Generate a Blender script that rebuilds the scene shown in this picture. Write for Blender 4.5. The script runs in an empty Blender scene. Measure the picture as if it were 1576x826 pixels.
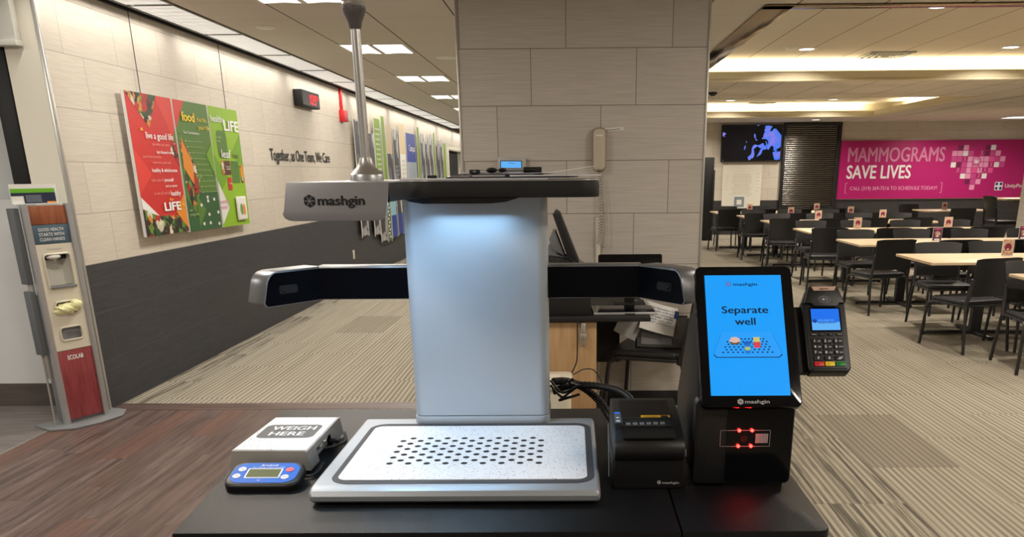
import bpy, bmesh, math, random
from math import radians, sin, cos, pi
from mathutils import Matrix, Vector

# ------------------------------------------------------------------ camera, world, exposure
S = bpy.context.scene
COL = S.collection
S.view_settings.view_transform = 'Standard'
S.view_settings.look = 'None'
S.view_settings.gamma = 1.0
S.view_settings.use_curve_mapping = False
S.view_settings.exposure = 0.0

W_, H_ = 1576.0, 826.0
F_, PX_, PY_ = 1250.0, 868.0, 672.0
cd = bpy.data.cameras.new('camera'); cam = bpy.data.objects.new('camera', cd); COL.objects.link(cam)
cd.sensor_fit = 'HORIZONTAL'; cd.sensor_width = 36.0; cd.lens = F_ * 36.0 / W_
cd.shift_x = (W_ / 2 - PX_) / W_; cd.shift_y = (PY_ - H_ / 2) / W_
cd.clip_start = 0.05; cd.clip_end = 100
pt, yw, rl = radians(18.0), radians(-0.55), radians(0.45)
fw = Vector((sin(yw) * cos(pt), cos(yw) * cos(pt), -sin(pt)))
rt = Vector((cos(yw), -sin(yw), 0)); dn = fw.cross(rt)
r2 = rt * cos(rl) + dn * sin(rl); d2 = dn * cos(rl) - rt * sin(rl)
cam.matrix_world = Matrix(((r2.x, -d2.x, -fw.x, 0), (r2.y, -d2.y, -fw.y, 0), (r2.z, -d2.z, -fw.z, 1.47), (0, 0, 0, 1)))
S.camera = cam

wd = bpy.data.worlds.new('world'); S.world = wd; wd.use_nodes = True
wd.node_tree.nodes['Background'].inputs[0].default_value = (1, .93, .82, 1)
wd.node_tree.nodes['Background'].inputs[1].default_value = 0.15

WARM = (1.0, .9, .77); NEUT = (1.0, .94, .85); COOL = (.46, .74, 1.0)
def area(name, loc, sx, sy, power, col, rot=(0, 0, 0), spread=180):
    l = bpy.data.lights.new(name, 'AREA'); l.shape = 'RECTANGLE'; l.size = sx; l.size_y = sy
    l.energy = power; l.color = col; l.spread = radians(spread)
    o = bpy.data.objects.new(name, l); o.location = loc; o.rotation_euler = rot; COL.objects.link(o); return o
# corridor troffers
for i, y in enumerate((5.72, 8.13, 10.58, 13.05, 15.5, 17.95, 20.4, 22.85, 25.3)):
    area('troffer_light', (-1.75, y, 2.53), .5, .5, 34, NEUT)
# line lamps added in the wall slot, standing in for the strip lights' wash
for i in range(8):
    area('added_wash_light', (-2.93, 5.5 + i * 2.6, 2.555), .05, 2.4, 15, (1, .94, .85), (0, radians(-12), 0), 170)
# unseen lamps added behind and beside the camera to light the pillar
for x, y in ((-1.7, 3.0), (-1.7, .2), (1.9, 3.2), (1.9, .2), (4.6, 3.2), (4.6, .2), (7.5, 3.2)):
    area('unseen_fill_light', (x, y, 2.53), .5, .5, 40 if x < 0 or y < 1 else 34, WARM)
area('serving_fill_light', (-4.6, 3.0, 2.54), .6, .6, 58, NEUT)  # added lamp without a fixture, brightens the serving wall
# cove lamps (pointing up, hidden behind the cove lips)
CV = (1, .87, .62)
area('cove_light', (5.0, 11.75, 2.70), 7.5, .08, 60, CV, (pi, 0, 0))
area('cove_light', (1.12, 8.8, 2.70), .08, 5.0, 22, (.85, .95, 1), (pi, 0, 0))
area('cove_light', (4.2, 19.05, 2.70), 4.5, .08, 42, CV, (pi, 0, 0))
area('cove_light', (6.9, 16.2, 2.70), .08, 4.6, 36, CV, (pi, 0, 0))
for x, y in ((2.84, 10.7), (3.3, 8.1), (5.27, 10.7), (4.9, 8.1), (7.3, 9.6), (3.3, 18.0), (5.4, 18.0), (4.2, 15.5)):
    area('downlight_and_fill', (x, y, 2.835), .13, .13, 30, WARM, (0, 0, 0), 150)
for x, y in ((5.5, 19.5), (8.3, 19.3), (2.6, 19.6), (9.6, 18.8), (8.3, 12.6), (3.5, 12.5), (5.5, 12.6), (9.3, 17.5), (8.5, 7.5), (3, 5.2), (5.5, 5.2)):  # includes lamps without fixtures, added near the back wall to brighten the banner
    area('downlight_and_fill', (x, y, 2.535), .13, .13, 30, WARM, (0, 0, 0), 150)

# ------------------------------------------------------------------ materials
def lin(c):
    return tuple(((v / 255.) / 12.92 if v <= 10 else (((v / 255.) + .055) / 1.055) ** 2.4) for v in c)
def rgba(c): return (c[0], c[1], c[2], 1)
MC = {}
def mat(name, srgb, rough=.5, metal=0., emis=None, es=0., spec=.5, noise=0., nscale=40., bump=0., coat=0., alpha=1., trans=0.):
    if name in MC: return MC[name]
    m = bpy.data.materials.new(name); m.use_nodes = True; MC[name] = m
    nt = m.node_tree; b = nt.nodes['Principled BSDF']; c = lin(srgb)
    b.inputs['Base Color'].default_value = rgba(c); b.inputs['Roughness'].default_value = rough
    b.inputs['Metallic'].default_value = metal; b.inputs['Specular IOR Level'].default_value = spec
    b.inputs['Coat Weight'].default_value = coat; b.inputs['Alpha'].default_value = alpha
    b.inputs['Transmission Weight'].default_value = trans
    if emis is not None:
        b.inputs['Emission Color'].default_value = rgba(lin(emis)); b.inputs['Emission Strength'].default_value = es
    if noise or bump:
        tc = nt.nodes.new('ShaderNodeTexCoord'); n = nt.nodes.new('ShaderNodeTexNoise')
        n.inputs['Scale'].default_value = nscale; n.inputs['Detail'].default_value = 3
        nt.links.new(tc.outputs['Object'], n.inputs['Vector'])
        if noise:
            mx = nt.nodes.new('ShaderNodeMix'); mx.data_type = 'RGBA'
            mx.inputs[6].default_value = rgba([v * (1 - noise) for v in c]); mx.inputs[7].default_value = rgba([min(1, v * (1 + noise)) for v in c])
            nt.links.new(n.outputs['Fac'], mx.inputs[0]); nt.links.new(mx.outputs[2], b.inputs['Base Color'])
        if bump:
            bp = nt.nodes.new('ShaderNodeBump'); bp.inputs['Strength'].default_value = bump; bp.inputs['Distance'].default_value = .002
            nt.links.new(n.outputs['Fac'], bp.inputs['Height']); nt.links.new(bp.outputs[0], b.inputs['Normal'])
    return m

class NT:
    """small node-expression helper"""
    def __init__(s, name, rough=.6, metal=0., spec=.5):
        s.m = bpy.data.materials.new(name); s.m.use_nodes = True; s.t = s.m.node_tree; MC[name] = s.m
        s.b = s.t.nodes['Principled BSDF']; s.b.inputs['Roughness'].default_value = rough
        s.b.inputs['Metallic'].default_value = metal; s.b.inputs['Specular IOR Level'].default_value = spec
        g = s.t.nodes.new('ShaderNodeNewGeometry'); sp = s.t.nodes.new('ShaderNodeSeparateXYZ')
        s.t.links.new(g.outputs['Position'], sp.inputs[0]); s.x, s.y, s.z = sp.outputs
    def lk(s, a, i):
        if isinstance(a, (int, float)): i.default_value = a
        elif isinstance(a, tuple): i.default_value = rgba(a) if len(i.default_value) == 4 else a
        else: s.t.links.new(a, i)
    def ma(s, op, a, b=0., c=0.):
        n = s.t.nodes.new('ShaderNodeMath'); n.operation = op
        s.lk(a, n.inputs[0]); s.lk(b, n.inputs[1]); s.lk(c, n.inputs[2]); return n.outputs[0]
    def vec(s, x, y, z=0.):
        n = s.t.nodes.new('ShaderNodeCombineXYZ'); s.lk(x, n.inputs[0]); s.lk(y, n.inputs[1]); s.lk(z, n.inputs[2]); return n.outputs[0]
    def noise(s, v, sc=1., det=2., rough=.5):
        n = s.t.nodes.new('ShaderNodeTexNoise'); s.lk(v, n.inputs['Vector']); n.inputs['Scale'].default_value = sc
        n.inputs['Detail'].default_value = det; n.inputs['Roughness'].default_value = rough; return n.outputs['Fac']
    def white(s, v):
        n = s.t.nodes.new('ShaderNodeTexWhiteNoise'); n.noise_dimensions = '3D'; s.lk(v, n.inputs['Vector']); return n.outputs['Value']
    def mix(s, f, a, b):
        n = s.t.nodes.new('ShaderNodeMix'); n.data_type = 'RGBA'; s.lk(f, n.inputs[0]); s.lk(a, n.inputs[6]); s.lk(b, n.inputs[7]); return n.outputs[2]
    def ramp(s, f, lo, hi):
        n = s.t.nodes.new('ShaderNodeMapRange'); s.lk(f, n.inputs[0]); n.inputs[1].default_value = lo; n.inputs[2].default_value = hi; return n.outputs[0]
    def tiles(s, u, v, w, h, stag, u0=0., v0=0., g=.004):
        """returns (grout mask 0/1, tile id vector)"""
        vv = s.ma('DIVIDE', s.ma('SUBTRACT', v, v0), h); row = s.ma('FLOOR', vv)
        uu = s.ma('ADD', s.ma('DIVIDE', s.ma('SUBTRACT', u, u0), w), s.ma('MULTIPLY', row, stag)); cl = s.ma('FLOOR', uu)
        fu = s.ma('MULTIPLY', s.ma('FRACT', uu), w); fv = s.ma('MULTIPLY', s.ma('FRACT', vv), h)
        mask = s.ma('MAXIMUM', s.ma('LESS_THAN', fu, g), s.ma('LESS_THAN', fv, g))
        return mask, s.vec(cl, row, 0.)
    def col(s, c): s.lk(c, s.b.inputs['Base Color'])
    def bump(s, h, st=.3, d=.002):
        n = s.t.nodes.new('ShaderNodeBump'); n.inputs['Strength'].default_value = st; n.inputs['Distance'].default_value = d
        s.lk(h, n.inputs['Height']); s.t.links.new(n.outputs[0], s.b.inputs['Normal'])

def wall_tile(name, axis, light, dark, split, u0, v0, stag=.3333, grout=(.30, .27, .24), th=.31, tw=.62, rowz=None):
    n = NT(name, .55)
    u = n.x if axis == 'x' else n.y
    mask, tid = n.tiles(u, n.z, tw, th, stag, u0, v0)
    rnd = n.white(tid)
    str_ = n.noise(n.vec(n.ma('MULTIPLY', u, 5.), n.ma('MULTIPLY', n.z, 130.), rnd), 1., 3.)
    def tone(c, a):
        lo = tuple(v * (1 - a) for v in c); hi = tuple(min(1, v * (1 + a)) for v in c)
        base = n.mix(n.ramp(str_, .3, .7), lo, hi)
        return n.mix(n.ma('MULTIPLY', rnd, .22), base, tuple(v * .7 for v in c))
    up = n.mix(mask, tone(light, .09), grout)
    if dark is not None:
        lo = n.mix(n.ma('MULTIPLY', mask, .8), tone(dark, .3), tuple(v * 1.7 for v in dark))
        c = n.mix(n.ma('LESS_THAN', n.z, split), up, lo)
    else: c = up
    n.col(c); n.bump(n.ma('SUBTRACT', n.ma('MULTIPLY', str_, .15), mask), .35, .002)
    return n.m

LT = lin((205, 196, 182)); DK = lin((56, 57, 61))
m_wall_l = wall_tile('wall_tile_light_and_dark', 'y', LT, DK, .935, 5.55, .935 - .31 * 3)
m_pillar = wall_tile('pillar_tile', 'x', lin((197, 190, 182)), None, 0, -.23, .918, stag=-.3333, grout=lin((120, 108, 98)))
m_back = wall_tile('back_wall_tile', 'x', LT, lin((52, 50, 52)), .80, 0, .80, stag=.5, th=.26, tw=.68)
m_column = wall_tile('column_tile', 'x', lin((215, 208, 196)), None, 0, 0, 0, stag=.5)

def ceiling_mat(name, c, line, u0, v0, w=.6, h=.61, broad=.012, axis_thin=.004):
    n = NT(name, .9)
    uu = n.ma('MULTIPLY', n.ma('FRACT', n.ma('DIVIDE', n.ma('SUBTRACT', n.x, u0), w)), w)
    vv = n.ma('MULTIPLY', n.ma('FRACT', n.ma('DIVIDE', n.ma('SUBTRACT', n.y, v0), h)), h)
    k = n.noise(n.vec(n.ma('MULTIPLY', n.x, 60.), n.ma('MULTIPLY', n.y, 60.)), 1., 3.)
    base = n.mix(k, tuple(v * .93 for v in c), tuple(v * 1.05 for v in c))
    a = n.mix(n.ma('MULTIPLY', n.ma('LESS_THAN', vv, axis_thin), .6), base, line)
    b = n.mix(n.ma('LESS_THAN', uu, broad), a, line)
    n.col(b); n.bump(n.ma('SUBTRACT', 0., n.ma('LESS_THAN', uu, broad)), .5, .004); return n.m
m_ceil = ceiling_mat('ceiling_panels', lin((212, 206, 196)), lin((96, 88, 80)), -2.04, 6.0)
m_ceil_in = ceiling_mat('coffer_ceiling_panels', lin((212, 204, 188)), lin((120, 108, 92)), 2.30, .2)

def carpet():
    n = NT('carpet_tiles', .95, spec=.1)
    uu = n.ma('DIVIDE', n.ma('SUBTRACT', n.x, 1.07), .483); cl = n.ma('FLOOR', uu)
    vv = n.ma('ADD', n.ma('DIVIDE', n.ma('SUBTRACT', n.y, 3.50), .965), n.ma('MULTIPLY', cl, .5)); rw = n.ma('FLOOR', vv)
    rnd = n.white(n.vec(cl, rw, 3.)); rnd2 = n.white(n.vec(cl, rw, 9.))
    s1 = n.noise(n.vec(n.ma('MULTIPLY', n.x, 75.), n.ma('MULTIPLY', n.y, .35), n.ma('MULTIPLY', rnd, 60.)), 1., 3., .7)
    s2 = n.noise(n.vec(n.ma('MULTIPLY', n.x, 190.), n.ma('MULTIPLY', n.y, 1.2), n.ma('MULTIPLY', rnd, 33.)), 1., 2.)
    s3 = n.noise(n.vec(n.ma('MULTIPLY', n.x, 40.), n.ma('MULTIPLY', n.y, .9), n.ma('MULTIPLY', rnd, 90.)), 1., 4., .7)
    ph = n.ma('ADD', n.ma('MULTIPLY', n.x, 2 * pi / .0345), n.ma('ADD', n.ma('MULTIPLY', rnd, 20.), n.ma('MULTIPLY', s1, 3.)))
    wv = n.ma('ADD', n.ma('MULTIPLY', n.ma('SINE', ph), .5), .5)
    f = n.ramp(n.ma('ADD', n.ma('MULTIPLY', wv, .45), n.ma('ADD', n.ma('MULTIPLY', s1, .6), n.ma('MULTIPLY', s2, .45))), .45, 1.0)
    base = n.mix(f, lin((116, 109, 98)), lin((168, 161, 144)))
    tone = n.mix(n.ma('MULTIPLY', n.ma('LESS_THAN', rnd, .09), .4), base, lin((108, 100, 90)))
    # dark accent planks: along the corridor wall and along a line beside the counter
    acc = n.ma('MAXIMUM', n.ma('LESS_THAN', n.x, -2.80), n.ma('MULTIPLY', n.ma('GREATER_THAN', n.x, 1.07), n.ma('MULTIPLY', n.ma('LESS_THAN', n.x, 1.553), n.ma('LESS_THAN', n.y, 6.0))))
    dk = n.ma('MULTIPLY', acc, n.ramp(s3, .50, .58))
    c = n.mix(n.ma('MULTIPLY', dk, .85), tone, lin((84, 79, 72)))
    seam = n.ma('MAXIMUM', n.ma('LESS_THAN', n.ma('FRACT', vv), .006), 0.)
    c = n.mix(n.ma('MULTIPLY', seam, .35), c, lin((90, 82, 72)))
    n.col(c); n.bump(n.noise(n.vec(n.ma('MULTIPLY', n.x, 300.), n.ma('MULTIPLY', n.y, 300.)), 1., 2.), .4, .003); return n.m
m_carpet = carpet()
def wood_floor(name, axis='y', PW=.152, PL=1.22):
    n = NT(name, .42, spec=.4)
    a, b_ = (n.x, n.y) if axis == 'y' else (n.y, n.x)
    cl = n.ma('FLOOR', n.ma('DIVIDE', a, PW)); r0 = n.white(n.vec(cl, 1., 1.))
    vv = n.ma('ADD', n.ma('DIVIDE', b_, PL), r0); rw = n.ma('FLOOR', vv); r = n.white(n.vec(cl, rw, 2.)); rb = n.white(n.vec(cl, rw, 7.))
    g = n.noise(n.vec(n.ma('MULTIPLY', a, 34.), n.ma('MULTIPLY', b_, 1.7), n.ma('MULTIPLY', r, 40.)), 1., 5., .65)
    g2 = n.noise(n.vec(n.ma('MULTIPLY', a, 170.), n.ma('MULTIPLY', b_, 6.), n.ma('MULTIPLY', r, 20.)), 1., 3.)
    c = n.mix(n.ramp(g, .34, .66), lin((54, 44, 43)), lin((124, 106, 100)))
    c = n.mix(n.ma('MULTIPLY', r, .55), c, lin((84, 62, 54)))
    c = n.mix(n.ma('MULTIPLY', n.ma('GREATER_THAN', rb, .8), .35), c, lin((116, 78, 60)))
    c = n.mix(n.ma('MULTIPLY', n.ramp(g2, .5, .75), .3), c, lin((48, 38, 38)))
    gap = n.ma('MAXIMUM', n.ma('LESS_THAN', n.ma('FRACT', n.ma('DIVIDE', a, PW)), .014), n.ma('LESS_THAN', n.ma('FRACT', vv), .0025))
    n.col(n.mix(n.ma('MULTIPLY', gap, .7), c, lin((38, 28, 26)))); n.bump(n.ma('SUBTRACT', n.ma('MULTIPLY', g, .3), gap), .2, .001); return n.m
m_wood = wood_floor('wood_plank_floor')
m_woodx = wood_floor('wood_border_planks', 'x', .17, 1.5)
def gray_tile(name, c):
    n = NT(name, .5)
    mask, tid = n.tiles(n.x, n.ma('ADD', n.y, n.z), .9, .45, .33, .1, .2)
    g = n.noise(n.vec(n.ma('MULTIPLY', n.x, 4.), n.ma('MULTIPLY', n.ma('ADD', n.y, n.z), 26.), n.white(tid)), 1., 5.)
    n.col(n.mix(n.ma('MULTIPLY', mask, .6), n.mix(n.ramp(g, .3, .7), tuple(v * .8 for v in c), tuple(v * 1.2 for v in c)), tuple(v * .4 for v in c))); return n.m
m_gtile = gray_tile('grey_floor_tile', lin((112, 106, 104)))
m_btile = gray_tile('dark_base_tile', lin((84, 76, 72)))

def speckle(name, base, rough=.35):
    n = NT(name, rough)
    tc = n.t.nodes.new('ShaderNodeTexCoord'); v = n.t.nodes.new('ShaderNodeTexVoronoi'); v.inputs['Scale'].default_value = 240.
    n.t.links.new(tc.outputs['Object'], v.inputs['Vector'])
    sp = n.t.nodes.new('ShaderNodeSeparateColor'); n.t.links.new(v.outputs['Color'], sp.inputs[0])
    rad = n.ma('MULTIPLY', n.ma('GREATER_THAN', sp.outputs[0], .45), n.ma('ADD', .13, n.ma('MULTIPLY', sp.outputs[1], .22)))
    dot = n.ma('LESS_THAN', v.outputs['Distance'], rad)
    c = n.mix(n.ma('GREATER_THAN', sp.outputs[2], .7), lin((56, 62, 78)), lin((150, 96, 96)))
    n.col(n.mix(n.ma('MULTIPLY', dot, .85), base, c)); return n.m
m_speck = speckle('white_speckled_panel', lin((232, 234, 238)))
def wood_grain(name, c0, c1, axis='z', rough=.35, sc=1.):
    n = NT(name, rough); tc = n.t.nodes.new('ShaderNodeTexCoord'); sp = n.t.nodes.new('ShaderNodeSeparateXYZ'); n.t.links.new(tc.outputs['Object'], sp.inputs[0])
    x, y, z = sp.outputs
    if axis == 'z': v = n.vec(n.ma('MULTIPLY', x, 30. * sc), n.ma('MULTIPLY', y, 30. * sc), n.ma('MULTIPLY', z, 3. * sc))
    else: v = n.vec(n.ma('MULTIPLY', x, 2.5 * sc), n.ma('MULTIPLY', y, 24. * sc), n.ma('MULTIPLY', z, 24. * sc))
    g = n.noise(v, 1., 6., .65); n.col(n.mix(n.ramp(g, .3, .7), c0, c1)); return n.m
m_maple = wood_grain('maple_laminate', lin((206, 178, 142)), lin((230, 208, 174)), 'x', .4)
m_birch = wood_grain('birch_panel', lin((168, 132, 92)), lin((192, 158, 116)), 'z', .5)
m_cherry = wood_grain('cherry_panel', lin((120, 44, 50)), lin((160, 74, 76)), 'z', .35, 1.6)
m_cherry2 = wood_grain('orange_cherry_panel', lin((118, 62, 40)), lin((164, 98, 66)), 'z', .35, 1.6)
def photo(name, cols, sc=9., seed=0.):
    n = NT(name, .5); tc = n.t.nodes.new('ShaderNodeTexCoord'); v = n.t.nodes.new('ShaderNodeTexVoronoi'); v.inputs['Scale'].default_value = sc
    nz = n.t.nodes.new('ShaderNodeTexNoise'); nz.inputs['Scale'].default_value = sc * .8; n.t.links.new(tc.outputs['Object'], nz.inputs['Vector'])
    va = n.t.nodes.new('ShaderNodeVectorMath'); va.operation = 'MULTIPLY_ADD'; n.t.links.new(nz.outputs['Color'], va.inputs[0]); va.inputs[1].default_value = (.14,) * 3
    n.t.links.new(tc.outputs['Object'], va.inputs[2]); n.t.links.new(va.outputs[0], v.inputs['Vector'])
    sp = n.t.nodes.new('ShaderNodeSeparateColor'); n.t.links.new(v.outputs['Color'], sp.inputs[0])
    r = n.t.nodes.new('ShaderNodeValToRGB'); r.color_ramp.interpolation = 'CONSTANT'
    el = r.color_ramp.elements
    while len(el) < len(cols): el.new(.5)
    for i, c in enumerate(cols): el[i].position = i / len(cols); el[i].color = rgba(lin(c))
    n.t.links.new(n.ma('FRACT', n.ma('ADD', sp.outputs[0], seed)), r.inputs[0])
    n.col(n.mix(n.ma('MULTIPLY', v.outputs['Distance'], .6), r.outputs[0], (.02, .02, .02))); return n.m
m_food = photo('food_photograph', [(30, 30, 26), (190, 40, 34), (236, 226, 200), (110, 150, 50), (226, 150, 40), (60, 40, 30), (46, 84, 36)], 16.)
m_bw = photo('black_and_white_portrait', [(52, 52, 58), (176, 174, 178), (110, 110, 116), (216, 214, 214), (70, 68, 76)], 5.)
m_cards = photo('printed_card', [(232, 196, 168), (236, 214, 190), (196, 130, 96), (244, 230, 216), (226, 176, 140)], 60.)
m_cards2 = photo('printed_food_card', [(84, 34, 60), (230, 200, 190), (200, 140, 120), (246, 234, 226)], 46.)
def tv_mat():
    n = NT('television_picture', .15)
    tc = n.t.nodes.new('ShaderNodeTexCoord')
    a = n.t.nodes.new('ShaderNodeTexNoise'); a.inputs['Scale'].default_value = 3.2; a.inputs['Detail'].default_value = 1.5; a.inputs['Distortion'].default_value = 1.4
    n.t.links.new(tc.outputs['Object'], a.inputs['Vector'])
    sp = n.t.nodes.new('ShaderNodeSeparateXYZ'); n.t.links.new(tc.outputs['Object'], sp.inputs[0])
    k = n.ma('ADD', a.outputs['Fac'], n.ma('MULTIPLY', n.ma('SUBTRACT', sp.outputs[0], n.ma('MULTIPLY', sp.outputs[2], .3)), .16))
    f = n.ma('GREATER_THAN', k, .57)
    c = n.mix(f, (.002, .002, .004), n.mix(n.ramp(a.outputs['Fac'], .5, .75), (.05, .2, .9), (.28, .22, .75)))
    n.col((.005, .005, .005)); n.lk(c, n.b.inputs['Emission Color']); n.b.inputs['Emission Strength'].default_value = 1.0; return n.m
m_tv = tv_mat()

m_blk = mat('black_plastic', (17, 17, 19), .42, bump=.15, nscale=900)
m_blkg = mat('black_gloss', (4, 6, 12), .1, spec=.4)
m_blkm = mat('black_matte', (18, 18, 20), .6)
m_frame = mat('black_powder_metal', (30, 30, 32), .4, spec=.5)
m_seat = mat('black_vinyl', (34, 35, 38), .42, bump=.1, nscale=400)
m_backp = mat('charcoal_plastic', (36, 36, 37), .4)
m_silver = mat('brushed_aluminium', (188, 190, 194), .36, .75, noise=.03, nscale=600, bump=.05)
m_colmn = mat('satin_silver_paint', (184, 194, 205), .42, .3, noise=.02, nscale=800, bump=.05)
m_chrome = mat('polished_steel', (214, 214, 214), .3, .8)
m_steel = mat('brushed_steel', (190, 188, 184), .42, .85, noise=.08, nscale=30)
m_white = mat('white_paint', (222, 220, 212), .6)
m_whitep = mat('white_plastic', (226, 224, 216), .4)
m_cream = mat('cream_plastic', (214, 208, 190), .35)
m_grayp = mat('grey_plastic', (118, 120, 122), .5)
m_graypanel = mat('light_grey_panel', (206, 207, 208), .6, noise=.03, nscale=8)
m_slate = mat('slate_blue_label', (70, 92, 108), .5)
m_trim = mat('satin_metal_trim', (186, 184, 178), .35, .6)
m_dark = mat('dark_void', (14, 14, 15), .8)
m_red = mat('red_paint', (205, 28, 34), .45)
m_counter = mat('black_laminate', (15, 16, 19), .42, spec=.28, noise=.12, nscale=500, bump=.35)
m_cable = mat('black_rubber', (20, 20, 21), .5)
m_paper = mat('white_paper', (226, 224, 220), .7)
m_mirror = mat('polished_bronze_trim', (146, 122, 98), .12, 1., noise=.3, nscale=5, bump=.5)
m_ink = mat('black_ink', (16, 16, 18), .6)
m_wink = mat('white_ink', (238, 238, 238), .6)
m_gray_ink = mat('pale_grey_ink', (176, 176, 180), .6)
m_yellow = mat('yellow_print', (238, 206, 40), .5)
m_led = mat('red_lamp', (255, 20, 20), .4, emis=(255, 30, 24), es=25)
m_ledc = mat('red_segments', (255, 20, 40), .4, emis=(255, 24, 44), es=1.1)
m_screen = mat('blue_screen', (10, 10, 12), .25, emis=(22, 158, 250), es=1.0)
m_screen2 = mat('deep_blue_screen', (10, 10, 12), .25, emis=(20, 112, 236), es=1.0)
m_screen3 = mat('pale_blue_screen', (10, 10, 12), .25, emis=(96, 176, 246), es=1.0)
def scr(name, c, e=1.): return mat('screen_' + name, (8, 8, 8), .3, emis=c, es=e)
m_diff = mat('lamp_diffuser', (240, 240, 240), .5, emis=(255, 252, 244), es=1.5)
m_diffb = mat('bright_lamp_lens', (240, 240, 240), .5, emis=(240, 248, 255), es=3.)
m_pcb = mat('lcd_olive', (84, 92, 44), .5, spec=.2)
m_blue = mat('blue_label', (0, 104, 208), .5, spec=.2)

# ------------------------------------------------------------------ mesh helpers
def T(x, y, z): return Matrix.Translation((x, y, z))
def R(a, ax): return Matrix.Rotation(radians(a), 4, ax)
def frame(o, xd, yd):
    x = Vector(xd).normalized(); y = Vector(yd); y = (y - x * y.dot(x)).normalized(); z = x.cross(y)
    return Matrix(((x.x, y.x, z.x, o[0]), (x.y, y.y, z.y, o[1]), (x.z, y.z, z.z, o[2]), (0, 0, 0, 1)))
def merge(bm, tb, M=None, mi=0):
    if M is not None: tb.transform(M)
    for f in tb.faces: f.material_index = mi
    me = bpy.data.meshes.new('t'); tb.to_mesh(me); tb.free(); bm.from_mesh(me); bpy.data.meshes.remove(me)
def NB(): return bmesh.new()
def box(bm, x0, x1, y0, y1, z0, z1, M=None, bev=0., mi=0, seg=2):
    tb = bmesh.new(); bmesh.ops.create_cube(tb, size=1.)
    tb.transform(T((x0 + x1) / 2, (y0 + y1) / 2, (z0 + z1) / 2) @ Matrix.Diagonal((abs(x1 - x0), abs(y1 - y0), abs(z1 - z0), 1)))
    if bev: bmesh.ops.bevel(tb, geom=list(tb.edges), offset=bev, segments=seg, affect='EDGES', profile=.5)
    merge(bm, tb, M, mi); return bm
def prism(bm, pts, z0, z1, M=None, bev=0., mi=0, seg=2):
    tb = bmesh.new(); a = [tb.verts.new((p[0], p[1], z0)) for p in pts]; b = [tb.verts.new((p[0], p[1], z1)) for p in pts]
    n = len(pts); tb.faces.new(list(reversed(a))); tb.faces.new(b)
    for i in range(n): tb.faces.new((a[i], a[(i + 1) % n], b[(i + 1) % n], b[i]))
    bmesh.ops.recalc_face_normals(tb, faces=list(tb.faces))
    if bev:
        ed = [e for e in tb.edges if abs(e.verts[0].co.z - e.verts[1].co.z) < 1e-6]
        bmesh.ops.bevel(tb, geom=ed, offset=bev, segments=seg, affect='EDGES', profile=.5)
    merge(bm, tb, M, mi); return bm
def poly(bm, pts, z=0., M=None, mi=0):
    tb = bmesh.new(); tb.faces.new([tb.verts.new((p[0], p[1], z)) for p in pts]); tb.normal_update()
    for f in tb.faces:
        if f.normal.z < 0: f.normal_flip()
    merge(bm, tb, M, mi); return bm
def rrect(x0, x1, y0, y1, r, n=5):
    out = []
    for cx, cy, a in ((x1 - r, y1 - r, 0), (x0 + r, y1 - r, 90), (x0 + r, y0 + r, 180), (x1 - r, y0 + r, 270)):
        for k in range(n + 1): t = radians(a + 90 * k / n); out.append((cx + r * cos(t), cy + r * sin(t)))
    return out
def circ(cx, cy, rx, ry=None, n=16):
    ry = rx if ry is None else ry
    return [(cx + rx * cos(2 * pi * k / n), cy + ry * sin(2 * pi * k / n)) for k in range(n)]
def cyl(bm, p0, p1, r0, r1=None, seg=16, M=None, mi=0, caps=True):
    r1 = r0 if r1 is None else r1; p0 = Vector(p0); p1 = Vector(p1); d = p1 - p0
    tb = bmesh.new(); bmesh.ops.create_cone(tb, cap_ends=caps, segments=seg, radius1=r0, radius2=r1, depth=d.length)
    q = d.to_track_quat('Z', 'Y').to_matrix().to_4x4(); tb.transform(Matrix.Translation((p0 + p1) / 2) @ q); merge(bm, tb, M, mi); return bm
def sph(bm, c, r, M=None, mi=0, sx=1, sy=1, sz=1, seg=14):
    tb = bmesh.new(); bmesh.ops.create_uvsphere(tb, u_segments=seg, v_segments=seg // 2 + 1, radius=r)
    tb.transform(T(*c) @ Matrix.Diagonal((sx, sy, sz, 1))); merge(bm, tb, M, mi); return bm
def lathe(bm, prof, M=None, seg=24, mi=0):
    tb = bmesh.new(); rings = []
    for r, z in prof: rings.append([tb.verts.new((r * cos(2 * pi * k / seg), r * sin(2 * pi * k / seg), z)) for k in range(seg)])
    for a, b in zip(rings, rings[1:]):
        for k in range(seg): tb.faces.new((a[k], a[(k + 1) % seg], b[(k + 1) % seg], b[k]))
    tb.faces.new(list(reversed(rings[0]))); tb.faces.new(rings[-1]); merge(bm, tb, M, mi); return bm
def spline(pts, n=8):
    P = [Vector(p) for p in pts]; P = [P[0] * 2 - P[1]] + P + [P[-1] * 2 - P[-2]]; out = []
    for i in range(1, len(P) - 2):
        for k in range(n):
            t = k / n; a, b, c, d = P[i - 1:i + 3]
            out.append(.5 * ((2 * b) + (c - a) * t + (2 * a - 5 * b + 4 * c - d) * t * t + (3 * b - a - 3 * c + d) * t ** 3))
    out.append(P[-2]); return out
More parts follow.
